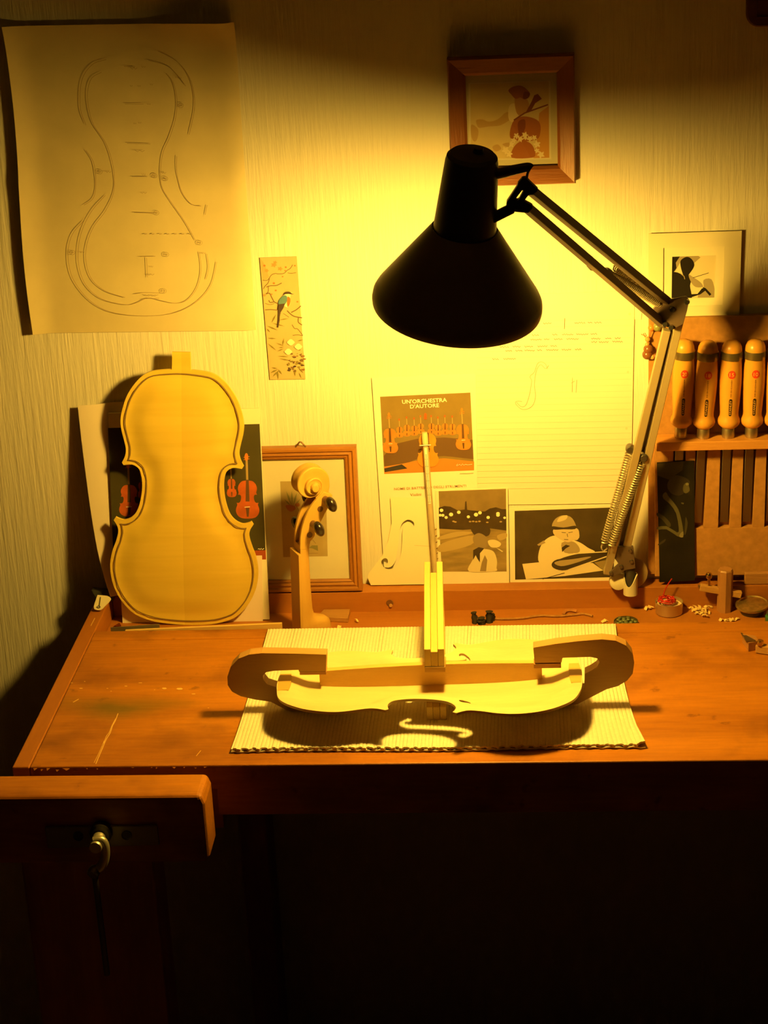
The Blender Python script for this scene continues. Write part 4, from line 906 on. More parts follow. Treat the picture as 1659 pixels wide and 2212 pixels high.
CHISEL_AT = (((1471, 925, .0025), (1478.5, 737), '20'), ((1519, 937, 0), (1530, 738), '18'), ((1573, 937, 0), (1582, 740), '15'), ((1623, 937, 0), (1632, 740), '10'), ((1673, 937, 0), (1682, 740), '8'))
def chisel_axis(i):                                 # foot and direction of a chisel standing in the rack
    (bx, by, dz), (tx, ty), _ = CHISEL_AT[i]; a = on_y(bx, by, -.0305); b = on_y(tx, ty, -.0365); a.z = .2187 + dz
    return a, (b - a).normalized()
def chisel_x(i, z): a, d = chisel_axis(i); return a.x + d.x * (z - a.z) / d.z
NOTCH = [chisel_x(i, .208) for i in range(5)]
def chisel_rack():
    yb = -.012
    pl = wall_plane(yb)
    t = thing('chisel_rack', (.26, 0, .013), 'brown fibreboard chisel rack with a pine ledge and vertical blade slots', 'tool rack')
    brd = flat('fibreboard', (.40, .20, .055), .75, noise=.12, nscale=120, bump=.0001, bscale=900)
    MB().prism([V((on_y(1402, 690, yb).x, yb, .011)), V((.48, yb, .011)), V((.48, yb, on_y(1402, 688, yb).z)), V((on_y(1402, 690, yb).x, yb, on_y(1402, 688, yb).z))], (0, .011, 0)).build('backboard', brd, t, bevel=.0008)
    zl0, zl1 = .202, .2145; yl = -.046
    front = wall_plane(-.022); zb = .082
    MB().box((on_y(1415, 1200, -.022).x, -.022, .012), (.48, -.0121, zb)).build('lower_panel', brd, t, bevel=.0006)
    def xs(px, py): return front.at(px, py).x
    zt = zl0 + .002
    edges = [(xs(1415, 980), xs(1415, 1130))]
    for i in range(5):                              # a slot for each blade, following its lean
        a, b = chisel_x(i, zt), chisel_x(i, zb); edges += [(a - .0082, b - .0074), (a + .0082, b + .0074)]
    edges.append((.48, .48))
    for i in range(0, len(edges), 2):
        (a, c), (b, d) = edges[i], edges[i + 1]
        MB().prism([(c, -.022, zb), (d, -.022, zb), (b, -.022, zt), (a, -.022, zt)], (0, .0099, 0)).build('slat', brd, t, bevel=.0006)
    x0 = on_y(1418, 955, yl).x
    mb = MB(); M_l = wood('ledge pine', (.46, .20, .035), (.62, .30, .07), 'X', 16, .5)
    yn = -.0262; pts = [(x0, yl), (.48, yl), (.48, -.0121)]
    for c_ in NOTCH[::-1]: pts += [(c_ + .0068, -.0121), (c_ + .0068, yn), (c_ - .0068, yn), (c_ - .0068, -.0121)]
    pts.append((x0, -.0121)); mb.prism([(x_, y_, zl0) for x_, y_ in pts], (0, 0, zl1 - zl0)); mb.build('ledge', M_l, t, bevel=.001)
    return
chisel_rack()

def chisels():
    M_h = wood('beech handle', (.57, .265, .03), (.66, .33, .05), 'Z', 20, .32, 0.0001, .5)
    t = thing('chisel', (0, 0, 0), '', 'chisel', 'beech-handled chisels in the rack')
    prof = [(0, .010), (.0090, .010), (.0125, .0125), (.0154, .0155), (.0163, .0190), (.0158, .0225), (.0138, .0265), (.0134, .031), (.0142, .042), (.0154, .058), (.0162, .074), (.0158, .090), (.0150, .100), (.0146, .106), (.0146, .119), (.0140, .123), (.0118, .1275), (.0075, .1305), (0, .1315)]
    prof = [(r_ * .90, z_) for r_, z_ in prof]
    MB().lathe(prof, n=40).build('handle', M_h, t, smooth=40, local=True)
    MB().lathe([(.0126, .1065), (.0141, .1065), (.0143, .108), (.0143, .1155), (.0141, .117), (.0126, .117)], n=40).build('hoop', flat('hoop steel', (.26, .20, .09), .28, metal=.75), t, smooth=35, local=True)
    MB().lathe([(0, -.004), (.0080, -.004), (.0084, -.002), (.0084, .010), (.0078, .0115), (0, .0115)], n=32).build('ferrule', flat('ferrule steel', (.50, .42, .28), .35, metal=.9), t, smooth=35, local=True)
    bl = MB(); bl.prism([(-.0058, .0068, -.131), (.0058, .0068, -.131), (.0058, .0068, -.012), (.0035, .0068, -.003), (-.0035, .0068, -.003), (-.0058, .0068, -.012)], (0, .0034, 0))
    blade = bl.build('blade', M_dsteel, t, bevel=.0008); blade.location = V((0, 0, 0))
    def rad(z):
        for (r1, z1), (r2, z2) in zip(prof, prof[1:]):
            if z1 <= z <= z2: return r1 + (r2 - r1) * (z - z1) / max(1e-9, z2 - z1)
        return .015
    def patch(pts, off):       # flat outline wrapped on the handle, (s across, z along)
        return [(math.sin(s / .0158) * (rad(z) + off), -math.cos(s / .0158) * (rad(z) + off), z) for s, z in pts]
    def wrap(mb, w, h, zc, off, rnd, n=10):
        nz = 8
        for i in range(n):
            for j in range(nz):
                q = []
                for a, b in ((i, j), (i + 1, j), (i + 1, j + 1), (i, j + 1)):
                    s = -w / 2 + w * a / n; v = -1 + 2 * b / nz
                    hh = h / 2 - (rnd - math.sqrt(max(0, rnd * rnd - max(0, abs(s) - (w / 2 - rnd)) ** 2)))
                    q.append((s, zc + v * hh))
                mb.add(patch(q, off), [(0, 1, 2, 3)])
        return mb
    def text_mesh(body, w, h, vertical, zc, off, mat, name, parent, bold=.0, xc=0):
        cu = bpy.data.curves.new('lettering', 'FONT'); cu.body = body; cu.offset = bold; cu.resolution_u = 2
        ob = bpy.data.objects.new('lettering', cu); COL.objects.link(ob); bpy.context.view_layer.update()
        me = bpy.data.meshes.new_from_object(ob.evaluated_get(bpy.context.evaluated_depsgraph_get()))
        X = [v.co.x for v in me.vertices]; Y = [v.co.y for v in me.vertices]; x0, x1, y0, y1 = min(X), max(X), min(Y), max(Y)
        pts = []
        for v in me.vertices:
            a = (v.co.x - x0) / (x1 - x0) - .5; b = (v.co.y - y0) / (y1 - y0) - .5
            s, z_ = (-b * h, a * w) if vertical else (a * w, b * h)
            pts.append((s + xc, zc + z_))
        mb = MB(); mb.add(patch(pts, off), [tuple(p.vertices) for p in me.polygons])
        bpy.data.objects.remove(ob); bpy.data.curves.remove(cu); bpy.data.meshes.remove(me)
        return mb.build(name, mat, parent, local=True)
    mark = wrap(MB(), .0112, .0112, .0885, .0002, .0056, 12).build('size_mark', M_red, t, local=True)
    badge = wrap(MB(), .0050, .0245, .0425, .0002, .0022).build('maker_badge', flat('badge black', (.03, .018, .012), .6), t, local=True)
    text_mesh('STANLEY', .0205, .0031, True, .0425, .00045, flat('badge letters', (.62, .36, .09), .6), 'badge_lettering', badge, .012)
    mb = MB(); random.seed(5); z_ = .0575
    while z_ < .080:
        h = random.uniform(.0008, .0018); w = random.uniform(.0012, .0022); mb.add(patch([(-w / 2, z_), (w / 2, z_), (w / 2, z_ + h), (-w / 2, z_ + h)], .0002), [(0, 1, 2, 3)]); z_ += h + random.uniform(.0004, .0009)
    mb.build('fine_print', flat('fine print', (.26, .12, .03), .7), t, local=True)
    numm = flat('size number', (.80, .38, .10), .6)
    ords = ['first', 'second', 'third', 'fourth', 'fifth']
    src = list(t.children_recursive)
    for i, (_, _, num) in enumerate(CHISEL_AT):
        if i == 0: r_ = t
        else:
            r_ = t.copy(); COL.objects.link(r_)
            for ch in t.children:
                if ch.name.startswith('size_number'): continue
                c = ch.copy(); COL.objects.link(c); c.parent = r_
                for g in ch.children:
                    if g.name.startswith('size_number'): continue
                    d = g.copy(); COL.objects.link(d); d.parent = c
        a, d = chisel_axis(i)
        r_.location = a; r_.rotation_euler = (-math.asin(d.y), math.asin(d.x), R((2, 3, -1, 2, 0)[i]))
        r_['label'] = ord_label(ords[i]); r_['category'] = 'chisel'; r_['group'] = 'beech-handled chisels in the rack'
        mk = [c for c in r_.children if c.name.startswith('size_mark')][0]
        text_mesh(num, .0066, .0052, False, .0885, .0005, numm, 'size_number', mk, .01)
def ord_label(o): return '%s wooden-handled chisel from the lamp arm, standing in the rack' % o
chisels()

def bead_charm():
    y = -.0190; o = on_y(1404, 740, y)
    t = thing('bead_charm', on_y(1404, 780, y), 'string of small brown and orange beads hanging on the chisel rack edge', 'beads')
    cord = [on_y(1412, 700, y), on_y(1408, 712, y), on_y(1403, 724, y), on_y(1400, 735, y), on_y(1399, 750, y), on_y(1401, 764, y), on_y(1410, 771, y), on_y(1418, 768, y)]
    MB().tube(curve([tuple(v) for v in cord], 4), .0008, 6).build('cord', flat('red cord', (.60, .16, .04), .7), t)
    for k, (px, py, r_, m) in enumerate(((1399, 733, .0036, 'bead amber'), (1398, 744, .0030, 'bead amber'), (1400, 754, .0062, 'bead brown'), (1398, 766, .0066, 'bead brown'), (1409, 771, .0034, 'bead amber'), (1416, 769, .0034, 'bead brown'), (1407, 708, .0045, 'bead orange'), (1420, 706, .0060, 'bead green'))):
        c = {'bead amber': (.52, .30, .10), 'bead brown': (.20, .075, .025), 'bead orange': (.75, .22, .04), 'bead green': (.22, .24, .08)}[m]
        ra = r_; MB().lathe([(0, -ra)] + [(ra * math.cos(R(a)), ra * math.sin(R(a))) for a in range(-75, 76, 15)] + [(0, ra)], on_y(px, py, y), (.3, 0, 1), 16).build('bead', flat(m, c, .25, spec=.6), t, smooth=60)
    for a, b in (((1396, 727), (1385, 722)), ((1394, 729), (1390, 720)), ((1397, 726), (1393, 719))):
        MB().tube([on_y(*a, y), on_y(*b, y)], .0005, 5).build('cord_end', MATS['red cord'], t)
bead_charm()

def dark_card():
    b = on_z(1424, 1258, .0003); b.y = -.027; pl = Plane((b.x, -.027, .0), (1, 0, 0), V((0, .0035, .18)))
    t = thing('dark_photo_card', (b.x + .025, -.027, 0), 'narrow very dark photograph of a seated player leaning on the chisel rack', 'photograph')
    q = [(1419, 999), (1500, 995), (1501, 1254), (1425, 1258)]
    paper('card', pl, q, .0006, flat('dark photo', (.010, .008, .004), .6, noise=.4, nscale=25), t)
    p = Print(pl); k = 1 / 4.377
    def z(*a): return [(1280 + x * k, 940 + y * k) for x, y in a]
    g1, g2, g3, bk = flat('dim grey', (.040, .034, .018), .6), flat('pale grey green', (.075, .066, .032), .6), flat('brighter grey', (.16, .145, .07), .6), flat('dim black', (.010, .008, .005), .5)
    p.area(z((612, 265), (860, 250), (850, 330), (720, 420), (612, 380)), g1, 0)
    p.area(z((720, 430), (780, 380), (870, 400), (920, 450), (850, 560), (760, 560), (710, 500)), bk, 4)
    p.area(z((862, 470), (895, 448), (910, 480), (918, 525), (880, 550), (855, 520)), g2, 3); p.area(z((880, 455), (905, 452), (908, 470), (885, 475)), g3, 2)
    p.area(z((665, 560), (695, 538), (715, 575), (770, 640), (810, 700), (835, 780), (858, 900), (855, 960), (800, 955), (700, 890), (620, 895), (612, 870), (700, 860), (800, 920), (815, 880), (790, 740), (730, 650), (670, 600)), g2, 2)
    p.area(z((612, 735), (680, 770), (740, 840), (720, 870), (660, 800), (612, 765)), g1, 3); p.area(z((830, 930), (858, 910), (856, 965), (820, 960)), g3, 2); p.area(z((840, 635), (865, 640), (860, 655), (838, 648)), g2)
    p.area(z((620, 1030), (690, 980), (680, 1010), (630, 1040)), g1, 2); p.area(z((880, 770), (900, 830), (885, 920), (868, 940), (875, 840)), g1, 2)
    p.build('photo_print', t)
dark_card()

# ------------------------------------------------------------------ the lamp
RIM = V((-.0788, -.39, .5019)); AX = V((.12823, -.23091, .96449)).normalized()
def lamp():
    base = V((.130, -.040, .0))
    t = thing('desk_lamp', base, 'black cone-shaded spring-arm work lamp clamped to the bench rail, switched on', 'lamp')
    def head(h): return RIM + AX * h
    prof_o = [(.0945, .000), (.0952, .004), (.0945, .0105), (.0915, .0165), (.0362, .0955)]
    prof_i = [(.0345, .0945), (.0900, .0160), (.0928, .0105), (.0935, .004), (.0940, .000)]
    n = len(prof_o)
    mb = MB(); mb.lathe(prof_o, RIM, AX, 72, 0); mb.build('shade', [M_shade], t, smooth=30)
    mb = MB(); mb.lathe([(.0945, 0)] + prof_i[::-1], RIM, AX, 72, 0); mb.build('reflector', [M_inner], t, smooth=30)
    mb = MB(); mb.lathe([(.0352, .0780), (.0358, .0790), (.0350, .0900), (.0285, .1740), (.0272, .1800), (.0235, .1835), (.0120, .1852), (0, .1855)], RIM, AX, 56); mb.build('socket_housing', M_black, t, smooth=30)
    # bulb and its socket
    mb = MB(); mb.lathe([(0, .105), (.014, .105), (.014, .055), (.0125, .052), (0, .052)], RIM, AX, 24); mb.build('socket', flat('socket', (.25, .24, .22), .4), t, smooth=35)
    c = .0125; r_ = .0300; rl = .040
    pr = [(0, c - rl)] + [(r_ * math.cos(R(a)), c + rl * math.sin(R(a))) for a in range(-75, 46, 15)] + [(.0165, .044), (.0132, .052), (.0130, .058), (0, .058)]
    mb = MB(); mb.lathe(pr, RIM, AX, 28)
    em = bpy.data.materials.new('lit bulb'); em.use_nodes = True; B = em.node_tree.nodes['Principled BSDF']
    B.inputs['Base Color'].default_value = (.8, .8, .75, 1); B.inputs['Emission Color'].default_value = (*BULB_RGB, 1); B.inputs['Emission Strength'].default_value = BULB_POWER
    mb.build('bulb', em, t, smooth=40)
    # tab on the cap, cord strap to the joint, stem bracket
    side = V((1, 0, 0)); side = (side - AX * side.dot(AX)).normalized()
    cap = head(.1845)
    MB().lathe([(0, 0), (.006, 0), (.005, .006), (0, .0065)], cap + side * .006, AX, 14).build('cap_nut', M_black, t, smooth=35)
    yj = -.425
    sp = curve([tuple(on_y(*p, y)) for p, y in (((1062, 378), -.432), ((1090, 372), -.43), ((1115, 366), yj), ((1140, 361), yj), ((1147, 364), yj))], 5)
    mb = MB(); mb.tube(sp, [.0062 - .0018 * i / len(sp) for i in range(len(sp))], 12); mb.build('cord_sleeve', M_black, t, smooth=50)
    MB().tube(curve([tuple(on_y(*p, yj)) for p in ((1144, 366), (1140, 374), (1138, 384), (1137, 396))], 4), .0014, 8).build('cord', flat('cord grey', (.30, .28, .22), .5), t, smooth=50)
    J1 = on_y(1141, 405, yj); J2 = on_y(1122, 444, yj)
    pj = wall_plane(yj - .006)
    def q(*a): return [pj.at(1050 + x / 11.06, 330 + y / 11.06) for x, y in a]
    out_ = [(870, 605), (960, 600), (1040, 690), (1245, 885), (1215, 940), (1120, 1010), (1010, 1020), (930, 1130), (910, 1160), (1040, 1230), (1110, 1270), (1120, 1330), (1010, 1445), (740, 1420), (600, 1400), (480, 1300), (490, 1180), (560, 1080), (750, 790), (755, 740)]
    slot_ = [(860, 900), (900, 905), (790, 1110), (755, 1140), (715, 1130), (712, 1100)]
    mb = MB(); plate(mb, out_, [slot_], 90, lambda a, b: 0.0, lambda a, b: .012, lambda a, b, h: q((a, b))[0] + V((0, h, 0)))
    mb.build('joint_bracket', M_black, t, bevel=.0008)
    mb = MB(); mb.bar(on_y(1062, 472, -.424), on_y(1108, 449, yj), .0105, .010, (0, 0, 1)); mb.build('stem', M_black, t, bevel=.0015)
    # arms
    ye = -.120
    E1, E2 = on_y(1446, 655, ye), on_y(1432, 700, ye)
    M_arm = flat('arm bronze', (.115, .080, .042), .42, metal=.3)
    A1, A2 = on_y(1148, 412, yj), on_y(1138, 448, yj)
    for a, b, nm in ((A1, E1, 'upper_arm_bar'), (A2, E2, 'upper_arm_bar')):
        MB().bar(a, b, .0092, .0092, (0, 0, 1)).build(nm, M_arm, t, bevel=.0008)
    # elbow plates
    for dy in (-.0115, .0085):
        pe = wall_plane(ye + dy)
        mb = MB(); mb.prism([pe.at(*p) for p in ((1410, 668), (1422, 652), (1482, 640), (1489, 648), (1484, 672), (1476, 700), (1452, 713), (1436, 704), (1428, 690))], (0, .003, 0)); mb.build('elbow_plate', flat('elbow brown', (.085, .055, .035), .45), t, bevel=.0006)
    for p in ((1436, 700), (1449, 707), (1484, 652), (1452, 668)):
        o = on_y(*p, ye - .0118); MB().lathe([(0, -.003), (.0030, -.003), (.0036, -.001), (.0036, .002)], o, (0, 1, 0), 12).build('rivet', M_steel, t, smooth=40)
    yb = -.046
    L1, R1 = on_y(1440, 712, ye), on_y(1468, 690, ye)
    L2, R2 = on_y(1311, 1238, yb), on_y(1352, 1190, yb)
    for a, b, m_ in ((L1, L2, flat('arm lower', (.40, .33, .19), .32, metal=.3)), (R1, R2, flat('arm lower', (.40, .33, .19), .32, metal=.3))):
        MB().bar(a, b, .0100, .0095, (1, 0, 0)).build('lower_arm_bar', m_, t, bevel=.0008)
    mid1 = on_y(1455, 705, ye + .012); mid2 = on_y(1340, 1185, yb + .010)
    MB().bar(mid1, mid2, .0070, .0070, (1, 0, 0)).build('lower_arm_bar', M_arm, t, bevel=.0008)
    # springs
    def spring(a, b, rad_, turns, wire, name='spring'):
        a, b = V(a), V(b); d = (b - a); L = d.length; d.normalize(); u = d.orthogonal().normalized(); w = d.cross(u); pts = []
        N_ = turns * 9
        for i in range(N_ + 1):
            q_ = i / N_; an = 2 * math.pi * turns * q_; pts.append(a + d * (L * q_) + (u * math.cos(an) + w * math.sin(an)) * rad_)
        mb = MB(); mb.tube([a - d * .006] + pts + [b + d * .006], wire, 4); return mb.build(name, flat('spring steel', (.46, .40, .27), .4, metal=.6), t, smooth=60)
    def knob(p, y, ax=(0, 1, 0)):
        MB().lathe([(0, -.007), (.004, -.007), (.0058, -.005), (.0062, 0), (.0058, .005), (.004, .007), (0, .007)], on_y(*p, y), ax, 18).build('spring_knob', M_dsteel, t, smooth=45)
    spring(on_y(1359, 980, -.078), on_y(1306, 1170, -.064), .0050, 36, .00105); knob((1361, 969), -.078)
    spring(on_y(1387, 998, -.080), on_y(1321, 1176, -.066), .0050, 36, .00105); knob((1390, 987), -.080)
    MB().tube(curve([tuple(on_y(*p, -.064)) for p in ((1303, 1172), (1299, 1182), (1304, 1190), (1312, 1184))], 4), .0011, 6).build('spring_hook', M_steel, t, smooth=50)
    s0, s1 = on_y(1313, 592, -.205), on_y(1440, 664, -.115)
    spring(s0, s1, .0052, 40, .0011); MB().lathe([(0, -.004), (.0062, -.004), (.0066, .002), (.0052, .006), (0, .006)], on_y(1311, 590, -.207), (s0 - s1), 18).build('spring_knob', M_dsteel, t, smooth=45)
    s2, s3 = on_y(1330, 578, -.196), on_y(1446, 655, -.102); spring(s2, s3, .0046, 36, .0009)
    MB().tube([on_y(1268, 574, -.245), on_y(1276, 583, -.243), on_y(1282, 584, -.243)], .0009, 6).build('wire_end', M_dsteel, t)
    # foot: pivot plates, bracket and pale socket on the rail
    pf = wall_plane(yb - .008)
    mb = MB(); mb.prism([pf.at(*p) for p in ((1318, 1193), (1334, 1181), (1368, 1180), (1371, 1205), (1373, 1228), (1352, 1232), (1345, 1236), (1324, 1247), (1316, 1244), (1318, 1236), (1336, 1218))], (0, .004, 0)); mb.build('pivot_plate', MATS['elbow brown'], t, bevel=.0008)
    mb = MB(); pf2 = wall_plane(yb + .006); mb.prism([pf2.at(*p) for p in ((1322, 1190), (1368, 1180), (1371, 1205), (1370, 1235), (1345, 1236))], (0, .004, 0)); mb.build('pivot_plate', MATS['elbow brown'], t, bevel=.0008)
    for p in ((1323, 1193), (1362, 1190), (1364, 1213), (1342, 1224), (1320, 1239)):
        MB().lathe([(0, -.002), (.0022, -.002), (.0028, 0), (.0028, .003)], on_y(*p, yb - .0085), (0, 1, 0), 12).build('rivet', M_dsteel, t, smooth=40)
    M_pale = flat('pale plastic', (.66, .60, .44), .35)
    o = on_y(1362, 1283, -.045); o2 = on_y(1362, 1240, -.045); hh = (o2 - o).length
    mb = MB(); nseg = 28; ra, ri = .0098, .0082; vs = []
    for i in range(nseg):
        a = 2 * math.pi * i / nseg; notch = .55 * max(0, math.cos(a + math.pi / 2 + .35)) ** 2
        for r_, h in ((ra, 0), (ra, hh * (1 - notch)), (ri, hh * (1 - notch)), (ri, 0)): vs.append(o + V((r_ * math.cos(a), r_ * math.sin(a), h)))
    fs = [(i * 4 + j, ((i + 1) % nseg) * 4 + j, ((i + 1) % nseg) * 4 + (j + 1) % 4, i * 4 + (j + 1) % 4) for i in range(nseg) for j in range(4)]
    mb.add(vs, fs); mb.build('foot_socket', M_pale, t, smooth=35)
    mb = MB(); mb.lathe([(0, 0), (.0205, 0), (.0215, .002), (.0205, .006), (.014, .009), (0, .010)], on_y(1366, 1236, -.0235) + V((0, 0, .0)), (0, -1, .25), 36); mb.build('mounting_disc', flat('tan mounting', (.30, .20, .09), .45), t, smooth=35)
    mb = MB(); mb.lathe([(0, 0), (.0125, .0), (.0115, .009), (.006, .012), (0, .012)], on_y(1335, 1255, -.036), (0, -1, .3), 24); mb.build('thumb_wheel', M_pale, t, smooth=40)
    MB().tube([o + V((0, 0, .004)), o2 + V((0, 0, .014))], .0065, 14).build('pivot_pin', M_black, t, smooth=40)
lamp()

# ------------------------------------------------------------------ small things in the tray
def tray_things():
    ZT = -.030
    # offcut of wood
    a = on_z(686, 1345, ZT)
    t = MB(); p = [on_z(684, 1342, ZT), on_z(752, 1345, ZT), on_z(757, 1325, ZT), on_z(700, 1326, ZT)]; t.prism(p, (0, 0, .007)); o = t.build('wood_offcut', wood('offcut', (.34, .17, .045), (.46, .24, .07), 'X', 20), bevel=.001); tag(o, 'small flat brown wood offcut beside the foot of the neck', 'offcut')
    # lath along the front of the tray, steel rule by it
    mb = MB(); x0, x1 = on_z(268, 1366, 0).x, on_z(611, 1350, 0).x
    mb.prism([(x0, -.1465, -.030), (x1, -.1465, -.030), (x1, -.1465, .0065), (x0, -.1465, -.0005)], (0, .0045, 0)); o = mb.build('wood_lath', wood('lath', (.62, .40, .11), (.72, .48, .15), 'X', 30), bevel=.0004); tag(o, 'thin pale lath lying along the front of the tray', 'lath')
    mb = MB(); mb.prism([V((on_z(234, 1367, 0).x, -.138, -.030)), V((on_z(344, 1355, 0).x, -.136, -.030)), V((on_z(344, 1355, 0).x, -.136, .0035)), V((on_z(234, 1367, 0).x, -.138, .0005))], (0, .0012, 0)); o = mb.build('steel_scraper', flat('scraper', (.34, .30, .2), .45, metal=.7)); tag(o, 'thin grey steel scraper behind the pale lath', 'scraper')
    mb = MB(); mb.add([on_z(262, 1352, -.012), on_z(258, 1345, -.012), on_z(246, 1352, -.03), on_z(262, 1360, -.03)], [(0, 1, 2), (0, 2, 3), (0, 3, 1), (1, 3, 2)]); o = mb.build('wood_wedge', M_bench); tag(o, 'tiny orange wedge in the corner of the tray', 'wedge')
    # twig with charred end
    c = thing('charred_twig', on_z(1050, 1340, ZT), 'thin dry twig with a black charred tip lying in the tool tray', 'twig')
    pts = [on_z(*p, ZT + .002) for p in ((1068, 1336), (1090, 1337), (1130, 1335), (1165, 1330), (1205, 1331), (1240, 1328), (1262, 1326), (1280, 1331))]
    MB().tube(curve([tuple(v) for v in pts], 4), .0016, 7).build('stem', flat('twig bark', (.34, .17, .05), .8, noise=.2, nscale=200), c, smooth=50)
    random.seed(21)
    for px, py, h, w in ((1027, 1340, .017, .0045), (1041, 1341, .009, .006), (1057, 1338, .017, .0055), (1063, 1334, .010, .004)):
        b = on_z(px, py + 6, ZT); k = [(0, 0), (w, 0), (w * .8, h * .3), (w * 1.1, h * .55), (w * .6, h * .8), (w * .9, h * .95), (0, h)]
        mb = MB(); mb.lathe(k, b, (random.uniform(-.2, .2), 0, 1), 9); mb.v = [v + V((random.uniform(-.001, .001), random.uniform(-.001, .001), 0)) for v in mb.v]; mb.build('charred_tip', flat('char', (.025, .02, .014), .8), c, smooth=60)
    pts = curve([tuple(on_z(*p, ZT + .003)) for p in ((1217, 1327), (1222, 1320), (1234, 1318), (1246, 1321))], 4)
    mb = MB(); mb.ribbon(pts, .004, (0, -.6, .8)); o = mb.build('wood_curl', flat('curl brown', (.34, .14, .04), .7)); o.modifiers.new('thickness', 'SOLIDIFY').thickness = .0008; tag(o, 'small brown wood curl lying behind the twig', 'shaving')
    # round box of green pebbles
    o0 = on_z(1352, 1341, -.0225); o0.z = ZT; c = thing('pebble_tin', o0, 'round tin lid filled with green-grey pebbles in the tray', 'tin')
    MB().lathe([(0, 0), (.0160, 0), (.0165, .002), (.0165, .0075), (.0155, .0075), (.0155, .0050), (0, .0050)], o0, n=36).build('tin', flat('tin dark', (.16, .12, .05), .4, metal=.5), c, smooth=35)
    for i in range(15):
        a = i * 2.39996; rr = .0036 * math.sqrt(i); s = .0031
        MB().lathe([(0, -s * .6)] + [(s * math.cos(R(q)), s * .6 * math.sin(R(q))) for q in range(-60, 61, 20)] + [(0, s * .6)], o0 + V((rr * math.cos(a), rr * math.sin(a), .0070)), n=9).build('pebble', flat('green pebble', (.085, .10, .036), .45), c, smooth=60)
    # tealight cup with red thread
    o0 = on_z(1447, 1334, ZT) + V((0, .016, 0)); c = thing('tealight_cup', o0, 'silvery tealight cup holding a tangle of shiny red thread', 'cup')
    MB().lathe([(0, 0), (.0172, 0), (.0185, .0015), (.0186, .0165), (.0190, .0172), (.0182, .0172), (.0178, .003), (0, .003)], o0, n=44).build('cup', flat('aluminium', (.62, .50, .30), .35, metal=.8), c, smooth=35)
    MB().lathe([(0, .0125), (.0175, .0125)], o0, n=30).build('wax', flat('pale wax', (.72, .58, .34), .4), c)
    M_th = flat('red thread', (.50, .025, .010), .3, spec=.7); random.seed(2)
    for k in range(7):
        pts = []; ph = random.uniform(0, 6); e = random.uniform(.6, 1)
        for i in range(9): a = ph + i * .8; pts.append(tuple(o0 + V((-.003 + .0125 * e * math.cos(a), .0105 * e * math.sin(a), .0155 + .004 * abs(math.sin(a * 1.7 + k)) + .0006 * k))))
        MB().tube(curve(pts, 5), .00075, 6).build('thread', M_th, c, smooth=60)
    MB().tube(curve([tuple(o0 + V(q)) for q in ((-.010, -.002, .018), (-.006, .004, .030), (-.001, .006, .040), (.004, .006, .048))], 5), .0008, 6).build('thread', M_th, c, smooth=60)
    MB().tube(curve([tuple(o0 + V(q)) for q in ((-.014, -.002, .026), (-.010, -.003, .023), (-.005, -.002, .024), (.0, -.003, .020), (.006, -.003, .022))], 5), .0009, 6).build('thread', M_th, c, smooth=60)
    # shavings
    random.seed(9); mb = MB()
    spots = [(1490 + 50 * random.random(), 1310 + 9 * random.random()) for _ in range(20)] + [(1505 + 30 * random.random(), 1322 + 8 * random.random()) for _ in range(12)] + [(1556 + 36 * random.random(), 1337 + 4 * random.random()) for _ in range(12)] + [(1395 + 14 * random.random(), 1311 + 4 * random.random()) for _ in range(5)] + [(1305, 1343), (1308, 1341), (1450, 1349), (770, 1340), (733, 1355)]
    for px, py in spots:
        b = on_z(px, py, ZT + .0008 + random.uniform(0, .003)); a = random.uniform(0, 3.1); L = random.uniform(.0022, .0046); w = random.uniform(.0012, .0024); d = V((math.cos(a), math.sin(a), random.uniform(-.2, .4))) * L; s = V((-math.sin(a), math.cos(a), .3)) * w; u = V((0, 0, .0018))
        mb.add([b - d - s, b - d + s, b - s + u, b + s + u, b + d - s, b + d + s], [(0, 1, 3, 2), (2, 3, 5, 4)])
    o = mb.build('wood_shavings', flat('shaving pale', (.80, .58, .24), .7)); stuff(o); o.modifiers.new('thickness', 'SOLIDIFY').thickness = .0004; tag(o, 'pale wood shavings scattered in the tool tray', 'shavings')
    # marking gauge standing on end
    o0 = on_z(1566, 1324, ZT) + V((0, .008, 0)); c = thing('marking_gauge', o0, 'octagonal brown wooden marking gauge standing upright with a cross beam', 'gauge')
    Mg = wood('gauge wood', (.30, .14, .045), (.42, .21, .07), 'Z', 22, .35)
    MB().lathe([(0, 0), (.0104, 0), (.0104, .0595), (.0092, .0615), (0, .0615)], o0, (.01, 0, 1), 8).build('stock', Mg, c)
    b0, b1 = on_y(1512, 1268, o0.y), on_y(1601, 1284, o0.y)
    MB().bar(b0, b1, .0085, .0085, (0, 0, 1)).build('beam', wood('beam wood', (.42, .22, .06), (.54, .30, .09), 'X', 22), c, bevel=.0006)
    MB().bar(on_y(1508, 1266, o0.y) , on_y(1520, 1269, o0.y), .0036, .0036, (0, 0, 1)).build('beam_tip', M_steel, c, bevel=.0005)
    sc = on_y(1531, 1262, o0.y); MB().lathe([(0, 0), (.0022, 0), (.0020, .009), (.0042, .0095), (.0046, .014), (.0030, .017), (0, .017)], sc, n=14).build('thumb_screw', M_brass, c, smooth=40)
    # lidded round box
    o0 = on_z(1628, 1336, ZT) + V((0, .018, 0)); c = thing('round_box', o0, 'shallow round box with a tilted dull brass lid', 'box')
    MB().lathe([(0, 0), (.0150, 0), (.0158, .002), (.0158, .009), (.014, .010), (0, .010)], o0, n=40).build('box_base', flat('box dark', (.05, .04, .02), .4), c, smooth=35)
